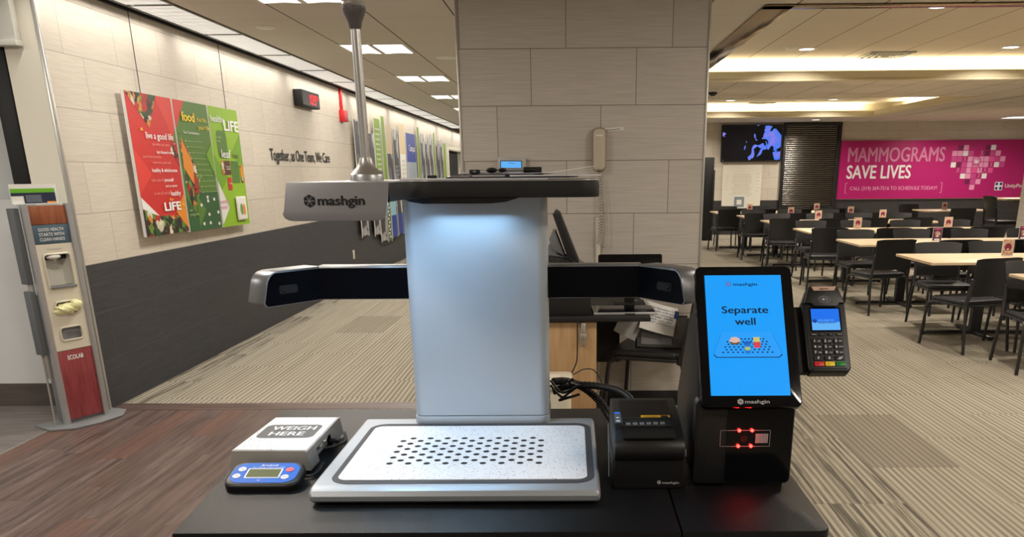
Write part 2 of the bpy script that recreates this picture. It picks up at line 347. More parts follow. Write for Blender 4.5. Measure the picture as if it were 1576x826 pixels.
def tube(bm, pts, r, seg=8, M=None, mi=0, rads=None, flat=1.):
    P = [Vector(p) for p in pts]; tb = bmesh.new(); rings = []; up = Vector((0, 0, 1)); prev = None
    for i, p in enumerate(P):
        d = (P[min(i + 1, len(P) - 1)] - P[max(i - 1, 0)]).normalized()
        if prev is None:
            u = d.cross(up); u = u if u.length > .05 else d.cross(Vector((0, 1, 0)))
        else: u = prev - d * prev.dot(d)
        u.normalize(); prev = u; v = d.cross(u); rr = rads[i] if rads else r
        rings.append([tb.verts.new(p + u * rr * cos(2 * pi * k / seg) + v * rr * flat * sin(2 * pi * k / seg)) for k in range(seg)])
    for a, b in zip(rings, rings[1:]):
        for k in range(seg): tb.faces.new((a[k], b[k], b[(k + 1) % seg], a[(k + 1) % seg]))
    tb.faces.new(rings[0]); tb.faces.new(list(reversed(rings[-1]))); bmesh.ops.recalc_face_normals(tb, faces=list(tb.faces)); merge(bm, tb, M, mi); return bm
def text(bm, s, h, M, width=None, bold=0., align='C', mi=0, depth=.0004, shear=0., spacing=1.):
    """lettering with cap height h, centred on M's origin, lying in M's x-y plane"""
    extra = bold * .8; bold = 0.
    cu = bpy.data.curves.new('t', 'FONT'); cu.body = s; cu.size = 1.; cu.offset = bold; cu.shear = shear; cu.resolution_u = 3; cu.space_character = spacing
    o = bpy.data.objects.new('t', cu); COL.objects.link(o); dg = bpy.context.evaluated_depsgraph_get()
    me = bpy.data.meshes.new_from_object(o.evaluated_get(dg)); bpy.data.objects.remove(o); bpy.data.curves.remove(cu)
    tb = bmesh.new(); tb.from_mesh(me)
    if extra:
        for q, dq, dd in ((extra, 0, h * .003), (-extra, 0, h * .006), (0, extra * .6, h * .009), (0, -extra * .6, h * .012)):
            t2 = bmesh.new(); t2.from_mesh(me); t2.transform(T(q, dq, dd)); m2 = bpy.data.meshes.new('t2'); t2.to_mesh(m2); t2.free(); tb.from_mesh(m2); bpy.data.meshes.remove(m2)
    bpy.data.meshes.remove(me)
    if not tb.verts: tb.free(); return bm
    xs = [v.co.x for v in tb.verts]; x0, x1 = min(xs), max(xs)
    sy = h / .73; sx = sy if width is None else width / (x1 - x0)
    ox = {'C': -(x0 + x1) / 2, 'L': -x0, 'R': -x1}[align]
    tb.transform(Matrix.Diagonal((sx, sy, 1, 1)) @ T(ox, -.365, 0) ); tb.transform(T(0, 0, depth))
    merge(bm, tb, M, mi); return bm

def obj(name, bm, m, parent=None, loc=None, smooth=True, ang=35, label=None):
    me = bpy.data.meshes.new(name); bm.to_mesh(me); bm.free()
    for x in (m if isinstance(m, (list, tuple)) else [m]): me.materials.append(x)
    if smooth:
        for p in me.polygons: p.use_smooth = True
        me.set_sharp_from_angle(angle=radians(ang))
    o = bpy.data.objects.new(name, me); COL.objects.link(o)
    if parent is not None: o.parent = parent
    if loc is not None: o.location = loc
    if label: o['label'] = label
    return o
def thing(name, label, cat, loc=(0, 0, 0), rotz=0., group=None):
    o = bpy.data.objects.new(name, None); o.empty_display_size = .1; COL.objects.link(o)
    o.location = loc; o.rotation_euler = (0, 0, rotz); o['label'] = label; o['category'] = cat
    if group: o['group'] = group
    return o
def tag(o, label, cat, group=None, kind=None):
    o['label'] = label; o['category'] = cat
    if group: o['group'] = group
    if kind: o['kind'] = kind
    return o
def struct(name, bm, m, parent=None, label=None):
    o = obj(name, bm, m, parent)
    if parent is None: o['kind'] = 'structure'
    if label: o['label'] = label
    return o
def dup(root, loc, rotz, label=None, group=None):
    r = root.copy(); COL.objects.link(r); r.location = loc; r.rotation_euler = (0, 0, rotz); r.scale = (1, 1, 1)
    if label: r['label'] = label
    if group: r['group'] = group
    for ch in list(root.children):
        c = ch.copy(); COL.objects.link(c); c.parent = r
        for g in ch.children:
            d = g.copy(); COL.objects.link(d); d.parent = c
    return r
I4 = Matrix.Identity(4)

# ------------------------------------------------------------------ the setting
XL = -3.05; YB = 20.5; ZC = 2.56; ZI = 2.86; YP = 5.2; YE = 30.0; XR = 11.5; YN = -3.0
b = NB(); box(b, -3.05, XR, 5.30, YE, -.1, 0); box(b, .30, XR, YN, 5.30, -.1, 0)
struct('floor', b, m_carpet, label='striped beige carpet tiles')
b = NB(); box(b, -3.19, .30, YN, 5.14, -.1, 0); struct('floor', b, m_wood, label='dark wood plank floor')
b = NB(); box(b, -3.19, .30, 5.14, 5.30, -.1, .0015); struct('trim_1', b, m_woodx, label='wood border strip along the carpet')
b = NB(); box(b, -6.5, -3.19, YN, 5.27, -.1, 0); struct('floor', b, m_gtile, label='grey tile floor at the serving area')
b = NB(); box(b, -3.195, -3.183, YN, 5.14, -.02, .002, bev=.0005); struct('trim_2', b, m_trim, label='thin metal strip between tile and wood floor')
# corridor wall
b = NB(); box(b, XL - .15, XL, 5.15, 21.5, 0, ZC + .3); box(b, XL - .15, XL, 24.0, YE, 0, ZC + .3); box(b, XL - .15, XL, 21.5, 24.0, 2.03, ZC + .3)
struct('wall_left', b, m_wall_l, label='corridor wall of pale tile above dark tile')
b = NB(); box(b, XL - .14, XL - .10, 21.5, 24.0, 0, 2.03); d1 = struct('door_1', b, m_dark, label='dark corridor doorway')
b = NB(); box(b, XL - .02, XL + .02, 21.42, 21.5, 0, 2.08, bev=.004); box(b, XL - .02, XL + .02, 24.0, 24.08, 0, 2.08, bev=.004); box(b, XL - .02, XL + .02, 21.5, 24.0, 2.03, 2.1, bev=.004)
obj('door_frame', b, m_cream, d1)
b = NB(); box(b, XL - .012, XL + .012, 5.125, 5.15, 0, ZC, bev=.003); struct('trim_3', b, m_trim, label='metal corner strip at the end of the corridor wall')
b = NB(); box(b, -3.2, 1.0, YE, YE + .15, 0, ZC + .3); struct('wall_far', b, m_wall_l)
# pillar
b = NB(); box(b, -.655, .81, YP, YP + .75, 0, ZC); struct('wall_pillar', b, m_pillar, label='wide square pillar of grey beige tile')
b = NB()
for x in (-.662, .803): box(b, x, x + .014, YP - .008, YP + .01, 0, ZC, bev=.003)
struct('trim_4', b, m_trim, label='metal corner strips of the pillar')
b = NB(); box(b, -.66, .815, YP - .012, YP, 0, .10, bev=.003); struct('baseboard_pillar', b, m_dark)
# serving-side wall at far left
b = NB(); box(b, -6.5, -3.262, 5.27, 5.42, .154, 1.337, bev=0); struct('wall_serving', b, m_graypanel, label='light grey lower wall of the serving area')
b = NB(); box(b, -6.5, -3.262, 5.26, 5.42, 0, .154); struct('baseboard_serving', b, m_btile)
b = NB(); box(b, -3.27, XL - .001, 5.14, 5.42, 0, ZC); struct('trim_5', b, mat('offwhite_column_paint', (232, 227, 212), .6), label='off white column at the wall end')
b = NB(); box(b, -6.5, -3.27, 5.62, 5.7, 1.2, ZC + .1); struct('wall_recess', b, mat('pale_shutter_white', (214, 216, 216), .5), label='pale surface behind the serving opening')
b = NB(); box(b, -6.5, -3.155, 5.08, 5.13, 2.20, 2.56, bev=.004); box(b, -6.5, -3.15, 5.065, 5.13, 2.185, 2.215, bev=.004); box(b, -6.5, -3.28, 5.13, 5.30, 2.20, 2.56)
struct('trim_6', b, mat('header_white', (214, 212, 204), .5), label='white header box above the serving opening')
b = NB(); box(b, -3.385, -3.285, 5.15, 5.24, 1.337, 2.2, bev=.004); struct('trim_7', b, m_blkm, label='black upright frame of the serving opening')
b = NB(); box(b, -3.47, -3.455, 5.40, 5.42, 1.337, 2.2); struct('trim_8', b, m_blkm, label='thin black rail inside the serving opening')
b = NB(); box(b, -6.65, -6.5, YN, 5.7, 0, ZC + .2); struct('wall_serving_side', b, m_white)
b = NB(); box(b, -6.5, XR, YN - .15, YN, 0, ZC + .2); struct('wall_near', b, m_white)
b = NB(); box(b, XR, XR + .15, YN, YB + .2, 0, ZC + .4); struct('wall_right', b, m_column)
b = NB(); box(b, .6, XR, YB, YB + .15, 0, ZC + .4); struct('wall_back', b, m_back, label='dining room back wall, pale tile above dark tile')
b = NB(); box(b, .6, .75, YB, YE, 0, ZC + .3); struct('wall_corridor_right', b, m_wall_l)
b = NB(); box(b, 7.84, 8.7, 14.0, 14.8, 0, ZC); struct('wall_column', b, m_column, label='pale tiled column at the right edge')

# ceilings: soffit with two coffers cut out
O1 = (1.55, 8.6, 6.35, 11.3); O2 = (1.55, 6.45, 13.78, 18.6)
def soffit_rects():
    xs = sorted({-3.05 + .42, O1[0], O1[1], O2[1], XR, -6.5}); ys = sorted({YN, O1[2], O1[3], O2[2], O2[3], YE})
    out = []
    for i in range(len(xs) - 1):
        for j in range(len(ys) - 1):
            cx, cy = (xs[i] + xs[i + 1]) / 2, (ys[j] + ys[j + 1]) / 2
            if any(o[0] < cx < o[1] and o[2] < cy < o[3] for o in (O1, O2)): continue
            if cx < -2.63: continue
            out.append((xs[i], xs[i + 1], ys[j], ys[j + 1]))
    return out
b = NB()
for x0, x1, y0, y1 in soffit_rects(): box(b, x0, x1, y0, y1, ZC, ZC + .03)
box(b, -6.5, -2.63, YN, 4.45, ZC, ZC + .03); box(b, -6.5, -3.06, 4.45, 5.7, ZC, ZC + .03)
struct('ceiling', b, m_ceil, label='lower ceiling of beige panels')
m_cove = mat('cove_cream_paint', (216, 206, 178), .7)
for k, (o, lab) in enumerate(((O1, 'nearer'), (O2, 'farther'))):
    b = NB(); lp = .025; zt = 2.68; e = .62
    # lips around the opening
    box(b, o[0] - lp, o[1] + lp, o[3], o[3] + lp, ZC - .004, zt); box(b, o[0] - lp, o[1] + lp, o[2] - lp, o[2], ZC - .004, zt)
    box(b, o[0] - lp, o[0], o[2], o[3], ZC - .004, zt); box(b, o[1], o[1] + lp, o[2], o[3], ZC - .004, zt)
    # rounded bead at the foot of the lip
    cyl(b, (o[0], o[3] - .004, ZC + .012), (o[1], o[3] - .004, ZC + .012), .016); cyl(b, (o[1] - .004, o[2], ZC + .012), (o[1] - .004, o[3], ZC + .012), .016)
    # outer walls of the cove
    box(b, o[0] - e, o[1] + e, o[3] + e, o[3] + e + .03, ZC, ZI + .02); box(b, o[0] - e, o[1] + e, o[2] - e - .03, o[2] - e, ZC, ZI + .02)
    box(b, o[0] - e - .03, o[0] - e, o[2] - e, o[3] + e, ZC, ZI + .02); box(b, o[1] + e, o[1] + e + .03, o[2] - e, o[3] + e, ZC, ZI + .02)
    struct('trim_%d' % (9 + k), b, m_cove, label='cream cove edge around the %s raised ceiling' % lab)
    b = NB(); box(b, o[0] - e, o[1] + e, o[2] - e, o[3] + e, ZI, ZI + .03); struct('ceiling', b, m_ceil_in, label='%s raised ceiling with cove lighting' % lab)
b = NB(); w = .205
box(b, O1[0] - w, O1[0] - .0, O1[2] - .12, O1[3], ZC - .012, ZC - .004, bev=.002); box(b, O1[0] - w, O1[1] + .1, O1[2] - .13, O1[2], ZC - .012, ZC - .004, bev=.002)
struct('trim_11', b, m_mirror, label='polished bronze band around the nearer raised ceiling')
# slot beside the corridor wall
b = NB(); box(b, XL, -2.60, 4.45, YE, ZC + .25, ZC + .28); box(b, -2.64, -2.60, 4.45, YE, ZC + .01, ZC + .28)
struct('ceiling', b, m_white, label='ceiling above the wall light slot')
b = NB(); box(b, XL, XL + .02, 5.15, YE, ZC - .01, ZC + .05); box(b, XL + .05, XL + .065, 5.15, YE, ZC, ZC + .04)
struct('trim_12', b, m_frame, label='dark rail where the corridor wall meets the ceiling')

# ------------------------------------------------------------------ ceiling fittings
m_louv = NT('louvred_lamp_panel', .5)
m_louv.col((.7, .7, .7)); _v = m_louv.ma('FRACT', m_louv.ma('MULTIPLY', m_louv.y, 7.5))
m_louv.lk(m_louv.mix(m_louv.ma('LESS_THAN', _v, .5), lin((206, 204, 198)), lin((176, 176, 172))), m_louv.b.inputs['Emission Color']); m_louv.b.inputs['Emission Strength'].default_value = .8
m_louv = m_louv.m
ordn = ['first', 'second', 'third', 'fourth', 'fifth', 'sixth', 'seventh', 'eighth', 'ninth', 'tenth', 'eleventh', 'twelfth', 'thirteenth', 'fourteenth', 'fifteenth', 'sixteenth', 'seventeenth', 'eighteenth', 'nineteenth', 'twentieth']
# strip fixtures along the wall
t0 = thing('strip_light', 'first louvred strip light along the corridor wall, above the red food poster', 'ceiling light', (0, 0, 0), 0, 'louvred strip lights along the corridor wall')
b = NB(); box(b, -2.965, -2.655, .015, 1.195, ZC - .002, ZC + .012); obj('diffuser', b, m_louv, t0)
b = NB()
for x0, x1, y0, y1 in ((-2.98, -2.96, 0, 1.215), (-2.66, -2.635, 0, 1.215), (-2.98, -2.635, 0, .018), (-2.98, -2.635, 1.197, 1.215)): box(b, x0, x1, y0, y1, ZC - .006, ZC + .02, bev=.002)
obj('frame', b, mat('dark_fixture_frame', (90, 86, 80), .5), t0); t0.location = (0, 4.83, 0)
for k in range(1, 14): dup(t0, (0, 4.83 + 1.215 * k, 0), 0, '%s louvred strip light from the near end along the corridor wall' % ordn[k])
# troffers
t0 = thing('troffer_light_fixture', 'square ceiling troffer nearest the camera, cut by the top edge of the photo', 'ceiling light', (-1.75, 5.72, ZC), 0, 'square troffers in the corridor ceiling')
b = NB(); 
for s in (-1, 1):
    prism(b, [(s * .02, -.010), (s * .14, -.003), (s * .27, -.009), (s * .27, -.002), (s * .02, -.002)], -.27, .27, Matrix(((1, 0, 0, 0), (0, 0, 1, 0), (0, 1, 0, 0), (0, 0, 0, 1))))
obj('diffuser', b, m_diff, t0)
b = NB()
for a in ((-.3, .3, -.3, -.27), (-.3, .3, .27, .3), (-.3, -.27, -.3, .3), (.27, .3, -.3, .3)): box(b, a[0], a[1], a[2], a[3], -.006, .01, bev=.002)
box(b, -.02, .02, -.28, .28, -.013, .0, bev=.002)
obj('frame', b, m_white, t0)
for k, y in enumerate((8.13, 10.58, 13.05, 15.5, 17.95, 20.4)): dup(t0, (-1.75, y, ZC), 0, '%s square troffer from the camera in the corridor ceiling' % ordn[k + 1])
# round downlights
t0 = thing('downlight', 'recessed downlight at the top of the photo in the nearer raised ceiling', 'ceiling light', (3.3, 8.1, ZI), 0, 'round recessed downlights in the dining room')
b = NB(); cyl(b, (0, 0, -.006), (0, 0, .01), .085, seg=24); obj('lens', b, m_diffb, t0)
b = NB(); lathe(b, [(.088, .0), (.088, -.008), (.112, -.006), (.115, 0)], seg=24); obj('trim_ring', b, m_white, t0)
for x, y, z, l in ((2.84, 10.7, ZI, 'recessed downlight left of the square vent in the nearer raised ceiling'), (5.27, 10.7, ZI, 'recessed downlight right of the vent in the nearer raised ceiling'),
                   (4.9, 7.9, ZI, 'unlit looking downlight at the top right edge of the nearer raised ceiling'), (3.3, 18.0, ZI, 'small recessed downlight at left in the farther raised ceiling'),
                   (5.4, 18.0, ZI, 'recessed downlight in the middle of the farther raised ceiling'), (5.5, 19.5, ZC, 'recessed downlight in the lower ceiling in front of the steel shutter')):
    dup(t0, (x, y, z), 0, l)
t = thing('troffer_light_fixture', 'square troffer at the far right above the pink banner', 'ceiling light', (9.9, 19.3, ZC))
b = NB(); box(b, -.27, .27, -.27, .27, -.004, .01); obj('diffuser', b, m_diffb, t)
b = NB(); [box(b, *a, -.008, .01) for a in ((-.3, .3, -.3, -.27), (-.3, .3, .27, .3), (-.3, -.27, -.3, .3), (.27, .3, -.3, .3))]; obj('frame', b, m_white, t)
def vent(x, y, z, s, lab):
    t = thing('ceiling_vent', lab, 'vent', (x, y, z)); b = NB(); box(b, -s, s, -s, s, -.004, .0); obj('backing', b, m_dark, t)
    b = NB()
    for k in range(4):
        q = s * (1 - k * .24)
        for a in ((-q, q, -q, -q + .02), (-q, q, q - .02, q), (-q, -q + .02, -q, q), (q - .02, q, -q, q)): box(b, *a, -.014 - .003 * k, -.004, bev=.002)
    obj('louvre', b, m_white, t)
vent(4.0, 11.3, ZI, .28, 'square louvred vent in the nearer raised ceiling')
vent(4.1, 18.9, ZI, .28, 'square louvred vent in the farther raised ceiling')
def disc(name, x, y, z, r, lab, cat, grp=None, h=.03):
    t = thing(name, lab, cat, (x, y, z), 0, grp); b = NB(); lathe(b, [(r, .004), (r, -h * .4), (r * .8, -h * .8), (r * .2, -h)], seg=20); obj('housing', b, m_whitep, t)
    b = NB(); lathe(b, [(r * 1.12, .003), (r * 1.12, -.004), (r * .9, -.005)], seg=20); obj('mounting_ring', b, m_whitep, t)
disc('ceiling_speaker_cover', -2.35, 6.94, ZC, .07, 'small white disc on the corridor ceiling near the camera', 'detector', h=.015)
disc('ceiling_speaker_cover', -2.41, 10.6, ZC, .07, 'small white disc on the corridor ceiling farther down', 'detector', h=.015)
disc('ceiling_speaker_cover', -1.2, 8.77, ZC, .11, 'pale round cover in the corridor ceiling beside the pillar', 'detector', h=.012)
disc('smoke_detector', 2.62, 10.55, ZI, .07, 'small white detector left of the downlight in the nearer raised ceiling', 'detector')
disc('ceiling_speaker_cover', 4.75, 18.0, ZI, .12, 'pale round cover in the farther raised ceiling', 'detector', h=.012)
t = thing('dome_camera', 'small black dome camera on the ceiling band right of the pillar', 'camera', (2.0, 12.3, ZC))
b = NB(); lathe(b, [(.085, .004), (.085, -.03), (.075, -.035)], seg=20); obj('base', b, m_whitep, t); b = NB(); sph(b, (0, 0, -.035), .065, sz=.8); obj('dome', b, m_blkg, t)

# ------------------------------------------------------------------ corridor wall: posters
def wallM(y, z, x=XL): return frame((x, y, z), (0, 1, 0), (0, 0, 1))
def poster(name, y0, y1, z0, z1, lab, mats, shapes, texts, x=-2.985):
    W, H = y1 - y0, z1 - z0
    t = thing(name, lab, 'poster', (x, y0, z0), 0, 'three food posters on the corridor wall')
    M = frame((0, 0, 0), (0, 1, 0), (0, 0, 1))
    b = NB(); box(b, 0, W, 0, H, -.022, 0, M, mi=0)
    box(b, W * .2, W * .8, H * .2, H * .8, -.064, -.022, M, mi=0)
    for k, (mi, pts) in enumerate(shapes): poly(b, [(u * W, v * H) for u, v in pts], .0008 + .0004 * k, M, mi)
    obj('board', b, mats, t, smooth=False)
    for mm in {q[6] for q in texts}:
        b = NB()
        for s, u, v, h, w, al, m2, bold in texts:
            if m2 is mm: text(b, s, h, M @ T(u * W, v * H, .0), w * W if w else None, bold, al, depth=.009)
        obj('lettering', b, mm, t, smooth=False)
    return t
m_pr = mat('poster_red', (196, 42, 38), .5); m_pr2 = mat('poster_bright_red', (212, 58, 48), .5); m_pg = mat('poster_green', (84, 122, 48), .5); m_pdg = mat('poster_dark_green', (48, 92, 50), .5)
m_pl = mat('poster_lime', (142, 184, 38), .5); m_pl2 = mat('poster_mid_lime', (112, 160, 34), .5); m_por = mat('poster_orange', (222, 138, 40), .5); m_pw = mat('poster_white', (226, 224, 222), .5)
m_pale = mat('poster_faded_lettering', (226, 150, 140), .5); m_palg = mat('poster_pale_green_lettering', (170, 190, 130), .5); m_brn = mat('poster_brown', (92, 50, 34), .5); m_pnk = mat('poster_pink_lettering', (214, 120, 160), .5)
poster('food_poster', 5.86, 6.525, 1.06, 2.02, 'red food poster reading live a good life, leftmost of the three panels', [m_pw, m_pr, m_pr2, m_food, m_por],
  [(1, [(0, 0), (1, 0), (1, 1), (0, 1)]), (2, [(.62, 1), (1, .62), (1, 1)]), (2, [(0, .62), (.32, .44), (0, .3)]), (3, [(.0, 1), (.66, 1), (.42, .765)]), (3, [(1, .78), (.82, .62), (1, .5)]),
   (0, [(0, .28), (.34, .14), (.2, 0), (0, 0)]), (3, [(.0, .0), (0, .2), (.2, .16), (.34, .14), (.82, .13), (1, .04), (1, 0)]), (4, [(.74, .16), (1, .30), (1, .02)])],
  [('“', .22, .735, .06, None, 'C', m_yellow, .03), ('live a good life', .60, .715, .046, .62, 'C', m_wink, .02), ('eat what you want', .60, .655, .022, .40, 'C', m_pale, 0), ('but choose it wisely', .68, .60, .022, .40, 'C', m_wink, .015),
   ('your food should be', .36, .565, .020, .40, 'C', m_pale, 0), ('made from good stuff.', .56, .525, .020, .42, 'C', m_pale, 0), ('healthy & wholesome', .60, .47, .028, .58, 'C', m_wink, .02), ('take care of', .40, .40, .026, .27, 'C', m_pale, 0),
   ('yourself', .66, .40, .026, .22, 'C', m_wink, .02), ('and our planet', .70, .355, .018, .28, 'C', m_wink, .01), ('so we all can be', .46, .305, .024, .36, 'C', m_pale, 0), ('healthy', .78, .30, .036, .24, 'C', m_wink, .02),
   ('for', .66, .255, .02, .1, 'C', m_yellow, .01), ('LIFE', .66, .205, .062, .40, 'C', m_wink, .05), ('”', .93, .19, .06, None, 'C', m_yellow, .03)])
sm = [('- - - - - - -', .64, .745 - .043 * k, .012, .44, 'L', m_palg, .01) for k in range(0)]
tx = [('food', .36, .885, .070, .38, 'C', m_yellow, .05), ('that fits', .76, .875, .036, .30, 'C', m_yellow, 0), ('your life', .80, .815, .034, .34, 'C', m_yellow, .01), ('Our Commitments', .40, .765, .022, .46, 'C', m_wink, .0), ('our\nprograms', .16, .17, .024, .26, 'C', m_palg, 0)]
for k in range(10):
    tx.append(('o', .20 + .035 * k, .70 - .044 * k, .012, .03, 'C', m_wink, .05)); tx.append(('wellness and fresh foods', .25 + .035 * k, .70 - .044 * k, .011, .42, 'L', m_palg, 0))
poster('food_poster', 6.55, 7.155, 1.05, 2.02, 'dark green food poster reading food that fits your life, middle of the three panels', [m_pw, m_pg, m_pr2, m_food, m_por, m_pdg, m_pl2],
  [(1, [(0, 0), (1, 0), (1, 1), (0, 1)]), (2, [(0, 1), (.32, 1), (0, .78)]), (3, [(.05, .76), (.55, .42), (.2, .12), (.05, .4)]), (4, [(.1, .72), (.34, .52), (.3, .36), (.06, .5)]), (5, [(0, .28), (.5, .0), (0, 0)]),
   (5, [(.42, .30), (1, .30), (1, 0), (.2, 0)]), (1, [(.3, .3), (.55, .16), (.3, .02)]), (6, [(1, .7), (.78, .6), (1, .42)])] + [(0, rrect(u - .03, u + .03, v - .012, v + .012, .006)) for u, v in ((.42, .2), (.64, .26), (.64, .23), (.84, .24), (.92, .13), (.62, .12), (.42, .05), (.62, .05), (.9, .035))], tx)
poster('food_poster', 7.175, 7.79, 1.045, 2.02, 'lime green food poster reading healthy for life, rightmost of the three panels', [m_pw, m_pl, m_pl2, m_pg, m_brn, m_pr, m_por, m_food],
  [(1, [(0, 0), (1, 0), (1, 1), (0, 1)]), (2, [(0, .62), (.38, .42), (0, .25)]), (2, [(1, .8), (.6, .62), (1, .5)]), (3, rrect(.16, .5, .58, .81, .06)), (4, rrect(.30, .52, .44, .56, .02)), (3, rrect(.54, .82, .37, .56, .02)), (5, rrect(.36, .5, .31, .42, .02)), (6, rrect(.86, .96, .42, .53, .01)), (7, rrect(.86, .99, .37, .42, .005)), (7, rrect(.2, .3, .44, .56, .01)), (0, [(0, .36), (.30, .16), (0, .02)]), (0, [(.3, .17), (.0, .35), (.0, .4)])],
  [('healthy', .25, .905, .058, .46, 'C', m_wink, .02), ('for', .42, .83, .02, .1, 'C', m_palg, 0), ('LIFE', .70, .86, .088, .52, 'C', m_wink, .05), ('just look\nfor the', .20, .755, .022, .2, 'C', m_palg, 0), ('leaf', .40, .62, .07, .32, 'C', m_wink, .02), ('FOOD', .72, .60, .03, .22, 'C', m_brn, .02), ('for', .60, .545, .014, .08, 'C', m_pdg, 0), ('YOUR LIFE', .78, .515, .018, .24, 'C', m_pdg, .01),
   ('WHOLE\nGRAINS', .41, .51, .014, .16, 'C', m_wink, 0), ('nutrition\ncentral', .14, .22, .034, .32, 'C', m_pnk, 0), ('vegan', .43, .37, .012, .1, 'C', m_wink, 0)])
t = thing('pamphlet_holder', 'clear framed pamphlet on the lower corner of the lime poster', 'sign', (-2.984, 7.6, 1.09))
M = frame((0, 0, 0), (0, 1, 0), (0, 0, 1)); b = NB(); box(b, -.105, .105, 0, .20, .01, .022, M, bev=.004); obj('frame', b, m_whitep, t)
b = NB(); poly(b, rrect(-.085, .085, .015, .185, .01), .0225, M, 0); poly(b, circ(-.02, .09, .035, .05), .0232, M, 1); poly(b, circ(.035, .085, .03, .05), .0235, M, 2); obj('pamphlet', b, [m_paper, mat('pamphlet_green', (96, 160, 70), .5), mat('pamphlet_orange', (232, 130, 90), .5)], t)
for k, (y, l) in enumerate(((6.19, 'thin black hanging cable above the red poster'), (7.69, 'thin black hanging cable above the lime poster'))):
    b = NB(); cyl(b, (-3.035, y, 2.0), (-3.035, y, ZC + .02), .003, seg=6); cyl(b, (-3.035, y, 1.99), (-3.035, y, 2.03), .006, seg=8); tag(obj('hanging_cable', b, m_frame), l, 'cable')
# wall lettering
b = NB(); text(b, 'Together, as One Team, We Care', .12, wallM(9.78, 1.675), 2.15, .03, depth=.006, spacing=.95)
tag(obj('wall_lettering', b, m_ink, smooth=False), 'black lettering Together as One Team We Care on the corridor wall', 'lettering')
# clock
t = thing('digital_clock', 'black wall clock with red digits on the corridor wall', 'clock', (XL, 9.98, 2.285))
M = frame((0, 0, 0), (0, 1, 0), (0, 0, 1)); b = NB(); box(b, -.33, .33, -.085, .085, 0, .10, M, bev=.008); obj('housing', b, m_blkm, t)
b = NB(); poly(b, rrect(-.31, .31, -.07, .07, .01), .1005, M); obj('face', b, mat('dark_clock_face', (14, 10, 12), .45), t)
def seg7(bm, ch, x, y, w, h, M, mi=0):
    on = {'0': 'abcdef', '1': 'bc', '3': 'abgcd', '9': 'abfgcd'}[ch]; k = w * .16
    S7 = {'a': (0, w, h - k, h), 'g': (0, w, h / 2 - k / 2, h / 2 + k / 2), 'd': (0, w, 0, k), 'b': (w - k, w, h / 2, h), 'c': (w - k, w, 0, h / 2), 'f': (0, k, h / 2, h), 'e': (0, k, 0, h / 2)}
    for q in on: a = S7[q]; box(bm, x + a[0], x + a[1], y + a[2], y + a[3], .101, .103, M, mi=mi)
b = NB(); seg7(b, '1', -.10, -.05, .06, .10, M); seg7(b, '0', .0, -.05, .075, .10, M); seg7(b, '9', .10, -.05, .075, .10, M); seg7(b, '3', .19, .0, .03, .05, M); seg7(b, '1', .225, .0, .03, .05, M); obj('digits', b, m_ledc, t, smooth=False)
# fire box
t = thing('fire_alarm_box', 'red alarm box with red conduit on the corridor wall', 'alarm', (XL, 11.6, 2.2)); M = frame((0, 0, 0), (0, 1, 0), (0, 0, 1))
b = NB(); box(b, -.09, .10, -.06, .08, 0, .07, M, bev=.006); obj('housing', b, m_red, t)
b = NB(); box(b, .10, .20, .0, .03, .03, .05, M, bev=.003); cyl(b, (-.03 * 0, 0, 0), (.001, 0, 0), .001); obj('handle', b, m_whitep, t)
b = NB(); box(b, -.03, .03, .08, .36, 0, .03, M, bev=.004); obj('conduit', b, m_red, t)
t = thing('wall_outlet', 'small pale outlet low on the dark corridor wall', 'outlet', (XL, 11.63, .40)); b = NB(); box(b, -.04, .04, -.06, .06, 0, .008, M, bev=.002); obj('plate', b, m_cream, t); b = NB(); box(b, -.015, .015, -.03, .03, .008, .012, M, bev=.001); obj('socket', b, m_whitep, t)
